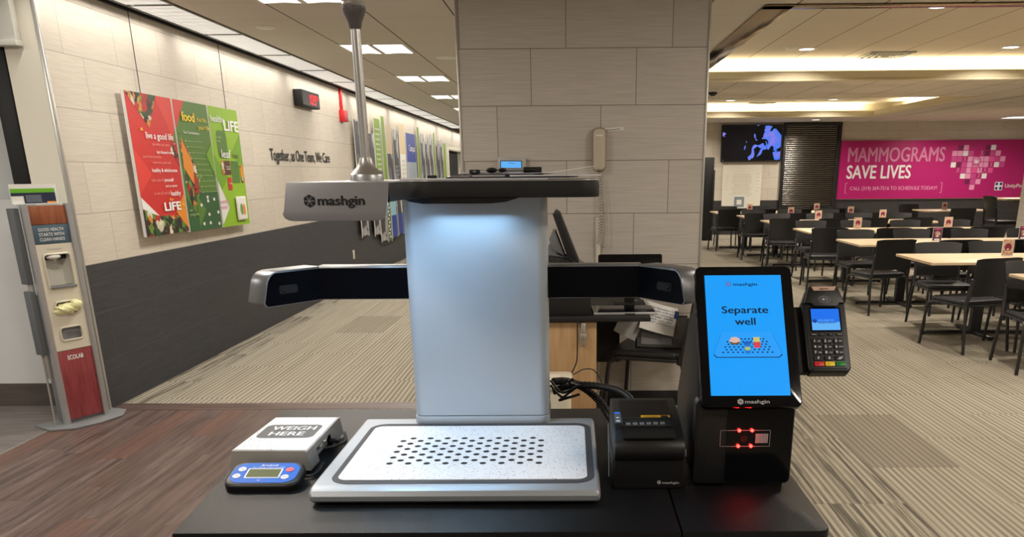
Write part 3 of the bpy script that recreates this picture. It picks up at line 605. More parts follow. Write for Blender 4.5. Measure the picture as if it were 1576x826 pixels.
# display panels
G_ = mat('display_green', (120, 152, 40), .5); DG_ = mat('display_dark_green', (62, 96, 36), .5); TN_ = mat('display_tan', (206, 186, 150), .5); CY_ = mat('display_cyan', (140, 192, 206), .5); BL_ = mat('display_blue', (36, 64, 150), .5); WH_ = mat('display_white', (220, 218, 212), .5); GY_ = mat('display_grey', (150, 160, 170), .5)
PM = [WH_, m_bw, G_, DG_, TN_, CY_, BL_, WH_, GY_]
panels = [(12.0, 12.45, 2.2, .62, [(1, 0, 1)], 'grey portrait display panel nearest the camera on the corridor wall'), (12.80, 13.20, 2.05, .58, [(1, 0, 1)], 'short dark portrait display panel just right of the pole'),
 (13.22, 13.68, 2.29, .45, [(1, 0, .58), (2, .58, 1)], 'display panel with bright green top and white text over a portrait'), (13.73, 14.03, 2.35, .42, [(3, 0, .4), (2, .4, 1)], 'tall narrow green display panel with leafy lower half'),
 (14.06, 14.52, 2.24, .45, [(6, 0, .2), (5, .2, .42), (1, .42, .75), (4, .75, 1)], 'display panel with tan top, portrait and cyan block'), (14.58, 15.05, 2.19, .47, [(6, 0, .2), (1, .2, 1)], 'dark portrait display panel left of the tan text panel'),
 (15.12, 15.70, 2.32, .5, [(7, 0, .72), (4, .72, 1)], 'tan and white text display panel'), (15.75, 16.74, 2.19, .5, [(8, 0, .70), (6, .70, 1)], 'wide grey display panel with blue heading'),
 (16.88, 17.18, 2.34, .5, [(3, 0, .4), (2, .4, 1)], 'second narrow green display panel, right of the blue heading'), (17.25, 17.72, 2.24, .5, [(6, 0, .12), (5, .12, .3), (1, .3, 1)], 'dark portrait display panel right of the second green panel'),
 (17.76, 18.25, 2.13, .5, [(1, 0, 1)], 'lower set pale portrait display panel'), (18.34, 18.78, 2.27, .5, [(5, .1, .4), (1, .4, 1)], 'portrait display panel left of the last narrow green one'),
 (18.85, 19.13, 2.33, .5, [(3, 0, .4), (2, .4, 1)], 'last narrow green display panel'), (19.16, 19.74, 2.12, .5, [(1, 0, 1)], 'low grey portrait display panel near the corridor door'),
 (19.83, 20.28, 2.22, .5, [(5, 0, .35), (1, .35, 1)], 'dark portrait display panel with cyan foot near the door'), (20.33, 20.78, 2.16, .5, [(8, 0, .5), (2, .5, 1)], 'green and grey display panel closest to the corridor door')]
for y0, y1, zt, zb, bands, lab in panels:
    W, H = y1 - y0, zt - zb; t = thing('display_panel', lab, 'display panel', (-3.0, y0, zb), 0, 'vertical display panels on the corridor wall'); M = frame((0, 0, 0), (0, 1, 0), (0, 0, 1))
    b = NB(); box(b, .03, W - .03, 0, H, -.006, 0, M, mi=0)
    for mi, a, c in bands: poly(b, [(.03, a * H), (W - .03, a * H), (W - .03, c * H), (.03, c * H)], .0012, M, mi)
    if len(bands) == 2 and bands[0][0] == 3:
        for k in range(12): poly(b, circ(W / 2 + .03 * (-1) ** k, .06 + k * .058, .06, .022, 8), .002 + .0002 * k, M, 7)
    obj('board', b, PM, t, smooth=False)
    b = NB(); box(b, .012, .028, -.02, H + .02, -.004, .002, M); obj('side_rail', b, WH_, t); b = NB(); box(b, W - .028, W - .012, -.02, H + .02, -.004, .002, M); obj('side_rail', b, WH_, t)
    if 'blue heading' in lab and 'wide' in lab: b = NB(); text(b, 'Compass', .12, M @ T(W * .56, H * .85, 0), W * .6, .02, depth=.004); obj('lettering', b, m_wink, t, smooth=False)
    if 'text' in lab:
        b = NB()
        for k in range(9): text(b, 'respect for people' if k % 2 else 'care and quality', .035, M @ T(W / 2, H * ((.66 if 'tan' in lab else .92) - .04 * k), 0), W * .6, .02, depth=.004)
        obj('lettering', b, m_gray_ink if 'tan' in lab else m_wink, t, smooth=False)

# ------------------------------------------------------------------ hand sanitizer stand
a = math.atan2(5.05 - 4.795, -3.041 + 3.169)
st = thing('sanitizer_stand', 'tall grey sanitizer stand with cherry wood panels beside the corridor wall', 'dispenser', (-3.075, 4.915, 0), a)
# local: x along the face, -y outwards (towards the viewer)
FM = frame((0, 0, 0), (1, 0, 0), (0, 0, 1))   # x-z face, normal -y
b = NB(); prism(b, [(-.235, .15), (-.255, -.03), (-.16, -.13), (0, -.155), (.16, -.13), (.255, -.03), (.235, .15)], 0, .012, bev=.003); obj('base_plate', b, m_grayp, st)
for s in (-1, 1):
    b = NB(); prism(b, rrect(-.018, .018, -.012, .02, .008), .012, 1.32, T(s * .128, -.012, 0)); obj('side_rail', b, m_silver, st)
b = NB(); box(b, -.115, .115, .0, .10, .012, .80, bev=.004); box(b, -.115, .115, .0, .06, 1.09, 1.31, bev=.004); obj('cabinet_body', b, m_grayp, st)
b = NB(); box(b, -.112, .112, -.012, .0, .03, .46, bev=.002); obj('lower_wood_panel', b, m_cherry, st)
b = NB(); box(b, -.112, .112, -.012, .0, 1.205, 1.31, bev=.002); obj('upper_wood_panel', b, m_cherry2, st)
b = NB(); text(b, 'ECOLAB', .028, FM @ T(0, .415, .0125), .10, .04); obj('lettering', b, m_wink, st, smooth=False)
b = NB(); box(b, -.112, .112, -.013, .0, 1.095, 1.203, bev=.001); sg = obj('slogan_sign', b, m_slate, st)
b = NB()
for k, s in enumerate(('GOOD HEALTH', 'STARTS WITH', 'CLEAN HANDS')): text(b, s, .019, FM @ T(0, 1.177 - .028 * k, .0135), .15, .01)
obj('lettering', b, m_wink, sg, smooth=False)
# cream front with recesses
def ring(bm, o, i, y0, y1, mi=0):
    """rectangular frame in x-z: outer o=(x0,x1,z0,z1), inner i"""
    box(bm, o[0], o[1], y0, y1, i[3], o[3], mi=mi); box(bm, o[0], o[1], y0, y1, o[2], i[2], mi=mi)
    box(bm, o[0], i[0], y0, y1, i[2], i[3], mi=mi); box(bm, i[1], o[1], y0, y1, i[2], i[3], mi=mi)
b = NB(); ring(b, (-.112, .112, .80, 1.093), (-.078, .084, .835, 1.035), -.014, .0); ring(b, (-.112, .112, .635, .80), (-.065, .075, .675, .755), -.014, .0); ring(b, (-.112, .112, .462, .635), (-.065, .07, .52, .60), -.014, .0)
cf = obj('dispenser_front', b, m_cream, st)
b = NB(); box(b, -.078, .084, .085, .09, .835, 1.035); box(b, -.081, -.078, -.01, .09, .835, 1.035); box(b, .084, .087, -.01, .09, .835, 1.035); box(b, -.078, .084, -.01, .09, .828, .835); box(b, -.078, .084, -.01, .09, 1.035, 1.04); obj('niche', b, m_whitep, st)
b = NB(); box(b, -.065, .075, .05, .055, .675, .755); obj('niche', b, m_whitep, st)
b = NB(); box(b, -.065, .07, .05, .055, .52, .60); obj('niche', b, m_whitep, st)
b = NB(); tb = [];
for (x0, x1, z0, z1) in ((-.078, .084, .835, 1.035), (-.065, .075, .675, .755), (-.065, .07, .52, .60)):
    pts = [(p[0], -.016, p[1]) for p in rrect(x0, x1, z0, z1, .02)]; tube(b, pts + [pts[0]], .006, 6)
obj('niche_rim', b, m_cream, st)
b = NB(); box(b, -.07, .08, .02, .08, 1.0, 1.034, bev=.003); obj('pump_housing', b, m_blkm, st)
b = NB(); sph(b, (-.01, -.002, 1.018), .045, sz=.35, sy=.5); cyl(b, (-.005, -.005, .995), (-.005, -.005, 1.015), .005); obj('pump_lever', b, m_whitep, st)
b = NB(); box(b, -.07, .088, -.03, .04, .834, .848, bev=.004); obj('drip_tray', b, m_grayp, st)
b = NB(); text(b, 'Hand Sanitizer', .010, FM @ T(.0, 1.065, .015), .09, .01); obj('lettering', b, m_gray_ink, st, smooth=False)
b = NB(); box(b, -.055, .04, .0, .04, .522, .572, R(3, 'Y'), bev=.006); g = obj('tissue_pack', b, mat('clear_grey_wrap', (196, 196, 198), .3))
STM = T(-3.075, 4.915, 0) @ Matrix.Rotation(a, 4, 'Z'); g.matrix_world = STM; tag(g, 'grey wrapped tissue pack in the lowest slot of the sanitizer stand', 'tissues')
for z0, z1, nm in ((.87, 1.30, 'upper'), (.45, .83, 'lower')):
    b = NB(); box(b, -.182, -.147, .01, .075, z0, z1, bev=.006); obj('side_box', b, mat('slate_grey_box', (92, 96, 100), .5), st)
b = NB(); box(b, -.16, -.14, .02, .05, .3, 1.3, bev=.003); box(b, .15, .158, .02, .05, .012, .8, bev=.002); cyl(b, (-.168, .05, .012), (-.155, .05, .9), .006); obj('rear_post', b, m_trim, st)
# yellow glove
random.seed(4)
b = NB(); tb = bmesh.new(); bmesh.ops.create_uvsphere(tb, u_segments=28, v_segments=16, radius=1.)
for v in tb.verts:
    k = 1 + .13 * sin(v.co.x * 9 + v.co.z * 7) + .1 * sin(v.co.y * 11 + v.co.x * 5) + random.uniform(-.05, .05); v.co = Vector((v.co.x * .074 * k, v.co.y * .034 * k, v.co.z * .030 * k))
merge(b, tb, T(.004, -.018, .71)); 
tb = bmesh.new(); bmesh.ops.create_uvsphere(tb, u_segments=20, v_segments=12, radius=1.)
for v in tb.verts: k = 1 + random.uniform(-.18, .18); v.co = Vector((v.co.x * .034 * k, v.co.y * .03 * k, v.co.z * .028 * k))
merge(b, tb, T(.05, -.035, .732)); g = obj('paper_wipe', b, mat('pale_yellow_wipe', (244, 242, 186), .8, noise=.15, nscale=60, bump=.8), ang=60)
g.matrix_world = STM; tag(g, 'crumpled pale yellow wipes spilling from the middle slot of the sanitizer stand', 'wipes')
# brochure card on top
t = thing('brochure_card', 'printed card with green and navy bands on top of the sanitizer stand', 'sign', (-3.075, 4.915, 1.322), a)
b = NB(); box(b, -.17, .10, .018, .026, 0, .108, bev=.001); box(b, -.17, .10, .0, .05, -.002, .003, bev=.001); obj('card_holder', b, mat('clear_acrylic', (210, 216, 216), .1), t)
M = FM @ T(-.17, 0, -.017); b = NB(); poly(b, [(0, 0), (.255, 0), (.255, .11), (0, .11)], 0, M, 0); poly(b, [(0, .06), (.255, .06), (.255, .085), (0, .085)], .0006, M, 1); poly(b, [(.07, 0), (.255, 0), (.255, .062), (.07, .062)], .001, M, 2); poly(b, [(0, .045), (.255, .045), (.255, .062), (0, .062)], .0012, M, 2); poly(b, [(.2, .0), (.255, .0), (.255, .012), (.2, .012)], .0016, M, 3)
for k in range(5): poly(b, [(.08, .012 + .008 * k), (.17, .012 + .008 * k), (.17, .015 + .008 * k), (.08, .015 + .008 * k)], .0018, M, 4)
obj('printed_sheet', b, [m_paper, mat('card_green', (104, 178, 36), .5), mat('card_navy', (24, 34, 62), .5), m_por, GY_], t, smooth=False)

# ------------------------------------------------------------------ mounted on the pillar
PM_ = lambda x, z: frame((x, YP, z), (1, 0, 0), (0, 0, 1))
t = thing('wall_telephone', 'beige wall telephone handset hanging on the pillar', 'telephone', (.175, YP, 1.60)); M = frame((0, 0, 0), (1, 0, 0), (0, 0, 1))
b = NB(); prism(b, rrect(-.042, .042, -.125, .125, .03), 0, .03, M, bev=.008, seg=3); obj('cradle', b, mat('dark_beige_plastic', (150, 136, 120), .4), t)  # cradle in a darker beige than the handset
b = NB(); prism(b, rrect(-.036, .036, -.118, .118, .028), .03, .062, M, bev=.014, seg=4); obj('handset', b, mat('beige_phone_plastic', (196, 186, 168), .3), t)
b = NB(); poly(b, rrect(-.02, .02, .075, .085, .003), .0625, M); obj('label_strip', b, m_paper, t)
pts = []
for k in range(150):
    f = k / 149; pts.append((.0 + .011 * cos(k * 1.05) + .012 * sin(f * pi), -.03 + .011 * sin(k * 1.05), -.13 - .42 * f))
b = NB(); tube(b, pts, .0028, 5); tube(b, spline([(.012, -.03, -.55), (.05, -.03, -.56), (.055, -.025, -.4), (.03, -.02, -.14)]), .0028, 5); obj('coiled_cord', b, mat('beige_cord', (178, 170, 156), .5), t)
b = NB(); box(b, .158, .186, YP - .02, YP, .05, 1.21, bev=.003); tag(obj('cable_channel', b, m_cream), 'narrow cream cable channel running down the pillar below the telephone', 'conduit')
b = NB(); prism(b, rrect(0, .14, 0, .018, .002), 0, .0015, frame((.185, YP, 1.70), (1, 0, .08), (0, 0, 1))); tl = tag(obj('label_strip', b, m_paper), 'small white label strip above the wall telephone', 'label')
b = NB(); text(b, 'Register Extension 7014', .008, frame((.255, YP - .002, 1.714), (1, 0, .08), (0, 0, 1)), .09, .01); obj('lettering', b, m_ink, tl, smooth=False)
t = thing('wall_display', 'small silver wall unit with a glowing blue screen on the pillar', 'display', (-.353, YP, 1.50)); M = frame((0, 0, 0), (1, 0, 0), (0, 0, 1)) @ R(-1, 'Z')
b = NB(); prism(b, rrect(-.087, .087, -.06, .062, .012), 0, .035, M, bev=.006); obj('housing', b, mat('silver_grey_plastic', (182, 182, 178), .35), t)
b = NB(); prism(b, rrect(-.068, .062, -.018, .042, .004), .035, .0365, M); obj('bezel', b, m_blkm, t)
b = NB(); poly(b, rrect(-.064, .058, -.014, .038, .003), .037, M); obj('screen', b, m_screen3, t)
b = NB(); text(b, 'Welcome', .008, M @ T(0, .028, .037), .04); text(b, 'Time clock', .008, M @ T(-.02, -.04, .035), .05, .01); obj('lettering', b, mat('dim_ink', (60, 84, 110), .5), t, smooth=False)

# ------------------------------------------------------------------ register desk by the pillar
t = thing('register_desk', 'small desk with birch end panel and black top in front of the pillar', 'desk', (0, 4.35, 0))
b = NB(); box(b, -.75, .43, 0, .75, .705, .735, bev=.006); obj('desk_top', b, m_blkm, t)
b = NB(); box(b, -.16, .140, .03, .06, .0, .70, bev=.002); box(b, .11, .14, .06, .72, 0, .70, bev=.002); obj('end_panel', b, m_birch, t)
b = NB(); box(b, -.75, -.72, .03, .72, 0, .70, bev=.002); obj('end_panel', b, m_birch, t)
b = NB(); box(b, .14, .30, .60, .62, .35, .70); obj('modesty_panel', b, m_blkm, t)
b = NB(); box(b, .055, .08, .004, .03, .575, .70, bev=.003); box(b, .05, .085, .0, .032, .61, .64, bev=.004); obj('bracket', b, m_steel, t)
t = thing('laptop_tray', 'thin silver device lying flat on the right end of the desk', 'device', (.30, 4.52, .735), .03)
b = NB(); box(b, -.18, .165, -.13, .12, .0, .014, bev=.004); obj('body', b, m_silver, t); b = NB(); box(b, -.17, .155, -.12, .11, .014, .0155); box(b, -.01, .045, -.132, -.129, .004, .01); obj('top_plate', b, m_blkg, t)
t = thing('flat_monitor', 'low black flat panel behind the silver arm, against the pillar', 'monitor', (.345, 4.78, .735))
b = NB(); prism(b, rrect(-.185, .185, .06, .285, .012), 0, .022, frame((0, 0, 0), (1, 0, 0), (0, .12, 1)), bev=.004); obj('screen_panel', b, m_blkg, t)
b = NB(); box(b, -.09, .09, -.07, .1, 0, .012, bev=.005); box(b, -.03, .03, .0, .03, .01, .12, bev=.005); obj('stand', b, m_blkm, t)
t = thing('register_monitor', 'tilted grey touch monitor seen from the side beside the steel column', 'monitor', (-.06, 4.52, .735))
yz = Matrix(((1, 0, 0, 0), (0, 0, 1, -.13), (0, 1, 0, 0), (0, 0, 0, 1)))   # profile in x-z, extruded in y
b = NB(); prism(b, [(-.033, .53), (-.018, .545), (.005, .53), (.112, .262), (.10, .248), (.062, .252)], 0, .30, yz, bev=.004); obj('screen_housing', b, m_blkm, t)
b = NB(); prism(b, [(-.036, .44), (-.055, .40), (-.040, .36), (-.03, .34), (.03, .31), (-.02, .44)], .05, .25, yz, bev=.004); obj('rear_shell', b, m_grayp, t)
b = NB(); prism(b, [(-.045, .39), (-.02, .35), (-.01, .315), (.03, .308), (.10, .28), (.15, .25), (-.14, .25), (-.12, .315), (-.07, .345)], .08, .22, yz, bev=.003); obj('neck', b, m_grayp, t)
b = NB(); prism(b, [(-.16, .305), (-.05, .312), (.04, .300), (.11, .270), (.165, .235), (.17, 0), (-.16, 0)], 0, .30, yz, bev=.01); obj('base', b, m_blkm, t)
b = NB()
for dx in (0, .012, .024): tube(b, spline([(.02, -.14, .31), (-.005 + dx, -.15, .30), (-.01 + dx, -.15, .27), (.035, -.14, .275), (.07, -.14, .285)]), .003, 5)
tube(b, spline([(.06, -.14, .30), (.12, -.16, .26), (.17, -.15, .24), (.2, -.1, .245)]), .006, 6); obj('cable', b, m_cable, t)
t = thing('waste_bin', 'off white plastic bin standing against the birch desk panel', 'bin', (-.085, 4.10, 0))
b = NB(); prism(b, rrect(-.085, .085, -.12, .12, .035), .0, .42, bev=.0); obj('body', b, m_cream, t)
b = NB(); prism(b, rrect(-.093, .093, -.13, .13, .04), .42, .465, bev=.012, seg=3); prism(b, rrect(-.03, .03, -.03, .03, .01), .465, .47); obj('lid', b, m_cream, t)
b = NB(); tube(b, spline([(.035, 4.33, .72), (.035, 4.31, .60), (.03, 4.30, .50), (.005, 4.30, .43), (.07, 4.29, .46), (.13, 4.28, .45), (.17, 4.27, .36), (.14, 4.27, .25), (.09, 4.27, .20), (.07, 4.26, .19)]), .0035, 6)
tag(obj('power_cord', b, m_cable), 'thin black cord looping down in front of the birch desk panel', 'cord')

# ------------------------------------------------------------------ chairs
def make_chair(label):
    t = thing('dining_chair', label, 'chair', (0, 0, 0), 0, 'black dining chairs')
    b = NB(); prism(b, rrect(-.215, .215, -.19, .235, .06, 6), .395, .432, bev=.014, seg=3); obj('seat', b, m_seat, t)
    b = NB(); prism(b, rrect(-.222, .222, -.20, .225, .06, 5), .380, .398, bev=.004); obj('seat_frame', b, m_backp, t)
    # curved back shell, flaring at the top
    tb = bmesh.new(); nx, nz = 12, 8; g = []
    for th in (0, 1):
        for j in range(nz + 1):
            v = j / nz; z = .475 + .315 * v; hw = .198 + .032 * v ** 1.5; row = []
            if j == nz: hw -= .004
            for i in range(nx + 1):
                u = -1 + 2 * i / nx; y = -.212 - .045 * v - .035 * (1 - u * u) - .012 * v * v - th * .011
                zz = z - .012 * (abs(u) ** 6) * (1 if v > .9 else 0)
                row.append(tb.verts.new((u * hw, y, zz)))
            g.append(row)
    n = nz + 1
    for j in range(nz):
        for i in range(nx):
            tb.faces.new((g[j][i], g[j][i + 1], g[j + 1][i + 1], g[j + 1][i])); tb.faces.new((g[n + j][i + 1], g[n + j][i], g[n + j + 1][i], g[n + j + 1][i + 1]))
    for i in range(nx):
        tb.faces.new((g[nz][i], g[nz][i + 1], g[n + nz][i + 1], g[n + nz][i])); tb.faces.new((g[0][i + 1], g[0][i], g[n][i], g[n][i + 1]))
    for j in range(nz):
        tb.faces.new((g[j + 1][0], g[n + j + 1][0], g[n + j][0], g[j][0])); tb.faces.new((g[j][nx], g[n + j][nx], g[n + j + 1][nx], g[j + 1][nx]))
    bmesh.ops.recalc_face_normals(tb, faces=list(tb.faces)); b = NB(); merge(b, tb); obj('backrest', b, m_backp, t)
    for s in (-1, 1):
        b = NB(); tube(b, spline([(s * .205, .16, .386), (s * .214, .215, .372), (s * .222, .238, .32), (s * .234, .262, .0)], 6), .013, 8); obj('leg', b, m_frame, t)
        b = NB(); tube(b, spline([(s * .212, -.20, .40), (s * .216, -.215, .33), (s * .228, -.262, .0)], 6), .013, 8); obj('leg', b, m_frame, t)
        b = NB(); tube(b, spline([(s * .212, -.19, .37), (s * .212, -.212, .44), (s * .206, -.222, .52), (s * .21, -.24, .62)], 6), .013, 8, rads=None, flat=1.6); obj('back_post', b, m_backp, t)
    return t
ch0 = make_chair('black chair holding papers in front of the tiled pillar')
ch0.location = (.52, 4.86, 0); ch0.scale = (1, 1, 1.1); ch0.rotation_euler = (0, 0, radians(70)); del ch0['group']

# ------------------------------------------------------------------ papers and sign holder on that chair
t = thing('sign_holder', 'clear acrylic sign holder leaning on the seat of the chair by the pillar', 'sign', (.535, 4.74, .479), radians(-2))
MM = frame((0, .0, 0), (1, 0, -.03), (0, .55, 1))
b = NB(); prism(b, rrect(-.15, .15, .0, .20, .006), 0, .004, MM); obj('clear_panel', b, mat('smoky_acrylic', (84, 84, 86), .12, alpha=.75), t)
b = NB(); pts = [(-.15, 0), (.15, 0), (.15, .20), (-.15, .20)]
tube(b, [MM @ Vector((x, y, .003)) for x, y in pts + [pts[0]]], .005, 6); obj('rim', b, m_blkg, t)
b = NB(); prism(b, [(-.12, .02), (.06, .02), (.06, .14), (-.12, .14)], .0045, .006, MM); obj('insert', b, mat('dim_grey_paper', (120, 120, 120), .7), t)
b = NB(); text(b, 'CLOSED', .02, MM @ T(-.01, .075, .006) @ R(90, 'Z'), .09, .0); obj('lettering', b, mat('dim_ink2', (60, 60, 62), .6), t, smooth=False)
def sheet(name, lab, loc, M, w, h, cur, m, inks, rz=0., txt=None, txm=None):
    t = thing(name, lab, 'paper', loc, rz); tb = bmesh.new(); g = [[tb.verts.new(((i / 8 - .5) * w, (j / 8 - .5) * h, cur * ((i / 8 - .5) ** 2 + .5 * (j / 8 - .5)))) for i in range(9)] for j in range(9)]
    for j in range(8):
        for i in range(8): tb.faces.new((g[j][i], g[j][i + 1], g[j + 1][i + 1], g[j + 1][i]))
    r = bmesh.ops.extrude_face_region(tb, geom=list(tb.faces)); 
    for v in [x for x in r['geom'] if isinstance(x, bmesh.types.BMVert)]: v.co.z += .0012
    bmesh.ops.recalc_face_normals(tb, faces=list(tb.faces)); b = NB(); merge(b, tb, M); obj('paper_sheet', b, m, t)
    if txt:
        b = NB()
        for k, s in enumerate(txt): text(b, s, .011, M @ T(0, h * .34 - k * .021, max(cur * .3, .003) + .002), w * .8, .015)
        obj('lettering', b, txm, t, smooth=False)
    return t
sheet('printed_notice', 'white notice with blue print lying slanted above the acrylic holder', (.52, 4.80, .645), frame((0, 0, 0), (1, 0, -.28), (.1, .75, .75)), .21, .20, .02, m_paper, None, 0, ['for the November 15', 'registers will be', 'closed on weekdays', 'until late 2024', 'please see the', 'other cashier'], mat('blue_print', (40, 74, 120), .6))
b = NB(); prism(b, rrect(-.013, .013, -.028, .028, .003), 0, .0015, frame((.62, 4.76, .67), (1, 0, -.28), (.1, .75, .75))); tag(obj('blue_sticker', b, mat('navy_sticker', (30, 60, 116), .5)), 'small navy blue tag at the corner of the slanted notice', 'label')
sheet('crumpled_bag', 'crumpled clear grey plastic sleeve beside the slanted notice', (.36, 4.79, .645), frame((0, 0, 0), (1, 0, -.5), (.3, .4, 1)), .14, .22, .05, mat('clear_wrap', (170, 168, 168), .15, noise=.25, nscale=25, bump=1.), None)

# ------------------------------------------------------------------ counter
ZT = .88
t = thing('checkout_counter', 'black laminate counter carrying the checkout machine', 'counter', (0, 0, 0))
def ccorner(cx, cy, r, a0, a1, n=6): return [(cx + r * cos(radians(a0 + (a1 - a0) * k / n)), cy + r * sin(radians(a0 + (a1 - a0) * k / n))) for k in range(n + 1)]
left = [(-.695, 1.285), (.1895, 1.285), (.1865, 2.06), (-.765, 2.06)]
b = NB(); prism(b, left, ZT - .035, ZT, bev=.004); obj('worktop', b, m_counter, t)
right = [(.192, 1.285)] + ccorner(.425, 1.31, .025, -90, 0) + [(.452, 2.06), (.189, 2.06)]
b = NB(); prism(b, right, ZT - .035, ZT, bev=.004); obj('worktop', b, m_counter, t)
b = NB(); box(b, -.66, .42, 1.32, 2.03, 0.0, ZT - .035, bev=.004); obj('cabinet_body', b, m_blkm, t)
b = NB(); box(b, -.655, -.13, 1.312, 1.32, .10, ZT - .05, bev=.003); box(b, -.12, .41, 1.312, 1.32, .10, ZT - .05, bev=.003); obj('front_panel', b, m_blkm, t)

# ------------------------------------------------------------------ checkout scanner
t = thing('checkout_scanner', 'silver self-checkout machine with speckled tray, upright column and camera head', 'self-checkout', (0, 0, ZT))
Z0 = -ZT
def ob(n, b, m, **k): return obj(n, b, m, t, **k)
# tray with rounded front lip, profile in y-z
tx0, tx1 = -.492, .054
prof = [(1.853, .006), (1.853, .0345), (1.43, .0345), (1.416, .0335), (1.405, .029), (1.400, .020), (1.402, .010), (1.410, .004), (1.425, .002), (1.75, .004)]
yzx = Matrix(((0, 0, 1, 0), (1, 0, 0, 0), (0, 1, 0, 0), (0, 0, 0, 1)))
b = NB(); prism(b, prof, tx0, tx1, yzx, bev=.009, seg=4); tray = ob('tray', b, mat('tray_satin_silver', (168, 174, 182), .45, .45, bump=.04, nscale=600))
b = NB(); prism(b, rrect(-.462, .044, 1.428, 1.812, .038, 8), .0345, .0352); obj('tray_border', b, mat('charcoal_border', (62, 62, 66), .6), t)
AX, BY = .0376, .0180
b = NB(); prism(b, rrect(-.450, .030, 1.446, 1.790, .02, 6), .0352, .0362, mi=0)
for r in range(10):
    n_ = 9 if r % 2 == 0 else 8
    for k in range(n_): poly(b, circ(-.3665 + AX * (k + (.5 if r % 2 else 0)) , 1.536 + BY * r, .0068, n=18), .0364, None, 1)
obj('tray_panel', b, [m_speck, m_dark], t, smooth=False)
# column
cx0, cx1, cy0, cy1 = -.364, -.052, 1.812, 1.955
b = NB(); prism(b, rrect(cx0, cx1, cy0, cy1, .022, 8), .055, .545); ob('column', b, m_colmn)
b = NB(); prism(b, rrect(cx0 - .0015, cx1 + .0015, cy0 - .002, cy1 + .002, .023, 8), .0345, .053, bev=.002); ob('column_foot', b, m_colmn)
# side arms
for s, xr in ((-1, cx0), (1, cx1)):
    X = (lambda d: xr + s * d); z0, z1 = .317, .392; Yf = 1.868; th = .050
    xb = .207; xe, ye = .298, 1.745     # bend and end (distance from the column side, y)
    ln = math.hypot(xe - xb, ye - Yf); ux, uy = (xe - xb) / ln, (ye - Yf) / ln; nx_, ny_ = -uy, ux   # outward normal
    if ny_ < 0: nx_, ny_ = -nx_, -ny_
    # straight part
    b = NB(); box(b, min(X(-.01), X(xb + .008)), max(X(-.01), X(xb + .008)), Yf, Yf + th, z0, z1, bev=.003)
    # angled part: rounded face profile extruded along its normal
    A = Matrix(((s * ux, 0, s * nx_, X(xb)), (uy, 0, ny_, Yf), (0, 1, 0, (z0 + z1) / 2), (0, 0, 0, 1)))
    h = (z1 - z0) / 2
    pr = [(-.004, -h), (ln - .014, -h)] + [(ln - .014 + .012 * sin(radians(q)), -h + .012 - .012 * cos(radians(q))) for q in (30, 60, 80)] + [(ln - .036 - .010 + .034 * cos(radians(q)), h - .034 + .034 * sin(radians(q))) for q in (8, 25, 45, 65, 90)] + [(-.004, h)]
    tb_ = NB(); prism(tb_, pr, .0, th + .010, A, bev=.002); bmesh.ops.recalc_face_normals(tb_, faces=list(tb_.faces)); merge(b, tb_)
    arm = ob('side_arm', b, mat('grey_arm_metal', (128, 130, 134), .34, .6, noise=.03, nscale=300))
    b = NB(); box(b, min(X(.0), X(xb)), max(X(.0), X(xb)), Yf - .0015, Yf, z0 + .002, z1 - .004)
    q2 = [(0, -h + .002)] + [(p[0] - .004, max(-h + .002, min(h - .004, p[1]))) for p in pr[1:-1]] + [(0, h - .004)]
    tb_ = NB(); prism(tb_, q2, -.0015, .0, A); bmesh.ops.recalc_face_normals(tb_, faces=list(tb_.faces)); merge(b, tb_)
    fp = obj('face_panel', b, mat('navy_black_glass', (3, 5, 12), .3, spec=.12), arm)
    b = NB(); tb_ = NB(); prism(tb_, rrect(ln * .42 - .0, ln * .72, -.012, .006, .005), -.003, -.001, A); sph(tb_, (ln * .66, -.003, -.003), .006, A); bmesh.ops.recalc_face_normals(tb_, faces=list(tb_.faces)); merge(b, tb_)
    obj('camera_lens', b, m_dark, arm)
# head: L-shaped plate with a recessed front edge
zt0, zt1 = .5425, .575; zp = .5775
hp = [(-.500, 1.505), (-.322, 1.505), (-.322, 1.60)] + ccorner(-.262, 1.66, .06, 180, 90)[1:] + ccorner(.02, 1.76, .04, -90, 0) + ccorner(.02, 2.00, .04, 0, 90) + [(-.44, 2.04)] + ccorner(-.46, 2.0, .04, 90, 180)
b = NB(); prism(b, hp, zt0, zt1, bev=.002); hd = ob('head', b, m_blkm)
b = NB(); prism(b, hp, zt1, zp, bev=.001); obj('top_plate', b, m_silver, hd)
fpz = [(-.500, .577), (-.509, .530), (-.512, .524), (-.509, .517), (-.502, .5128), (-.494, .5115), (-.348, .5115), (-.338, .5128), (-.330, .518), (-.3265, .527), (-.320, .577)]
b = NB(); tb_ = NB(); prism(tb_, fpz, 0, .010, Matrix(((1, 0, 0, 0), (0, 0, 1, 1.492), (0, 1, 0, 0), (0, 0, 0, 1))), bev=.0015); bmesh.ops.recalc_face_normals(tb_, faces=list(tb_.faces)); merge(b, tb_)
fs = obj('logo_fascia', b, mat('grey_fascia_metal', (150, 151, 156), .42, .35, noise=.02, nscale=500), hd)
def hexlogo(bm, M, r, mi=0, mj=1):
    pts = [(r * sin(radians(60 * k)), r * cos(radians(60 * k))) for k in range(6)]; poly(bm, pts, .0003, M, mi)
    for k in range(6):
        q = radians(60 * k + 30); w = r * .045; l = r * .72
        c_, s_ = sin(q), cos(q); poly(bm, [(-s_ * w, c_ * w), (c_ * l - s_ * w, s_ * l + c_ * w), (c_ * l + s_ * w, s_ * l - c_ * w), (s_ * w, -c_ * w)], .0006, M, mj)
        poly(bm, [(c_ * l * .8 + r * .09 * cos(z), s_ * l * .8 + r * .09 * sin(z)) for z in (0, 2.1, 4.2)], .0007, M, mj)
b = NB(); LM = frame((-.415, 1.4915, .546), (1, 0, 0), (0, 0, 1))
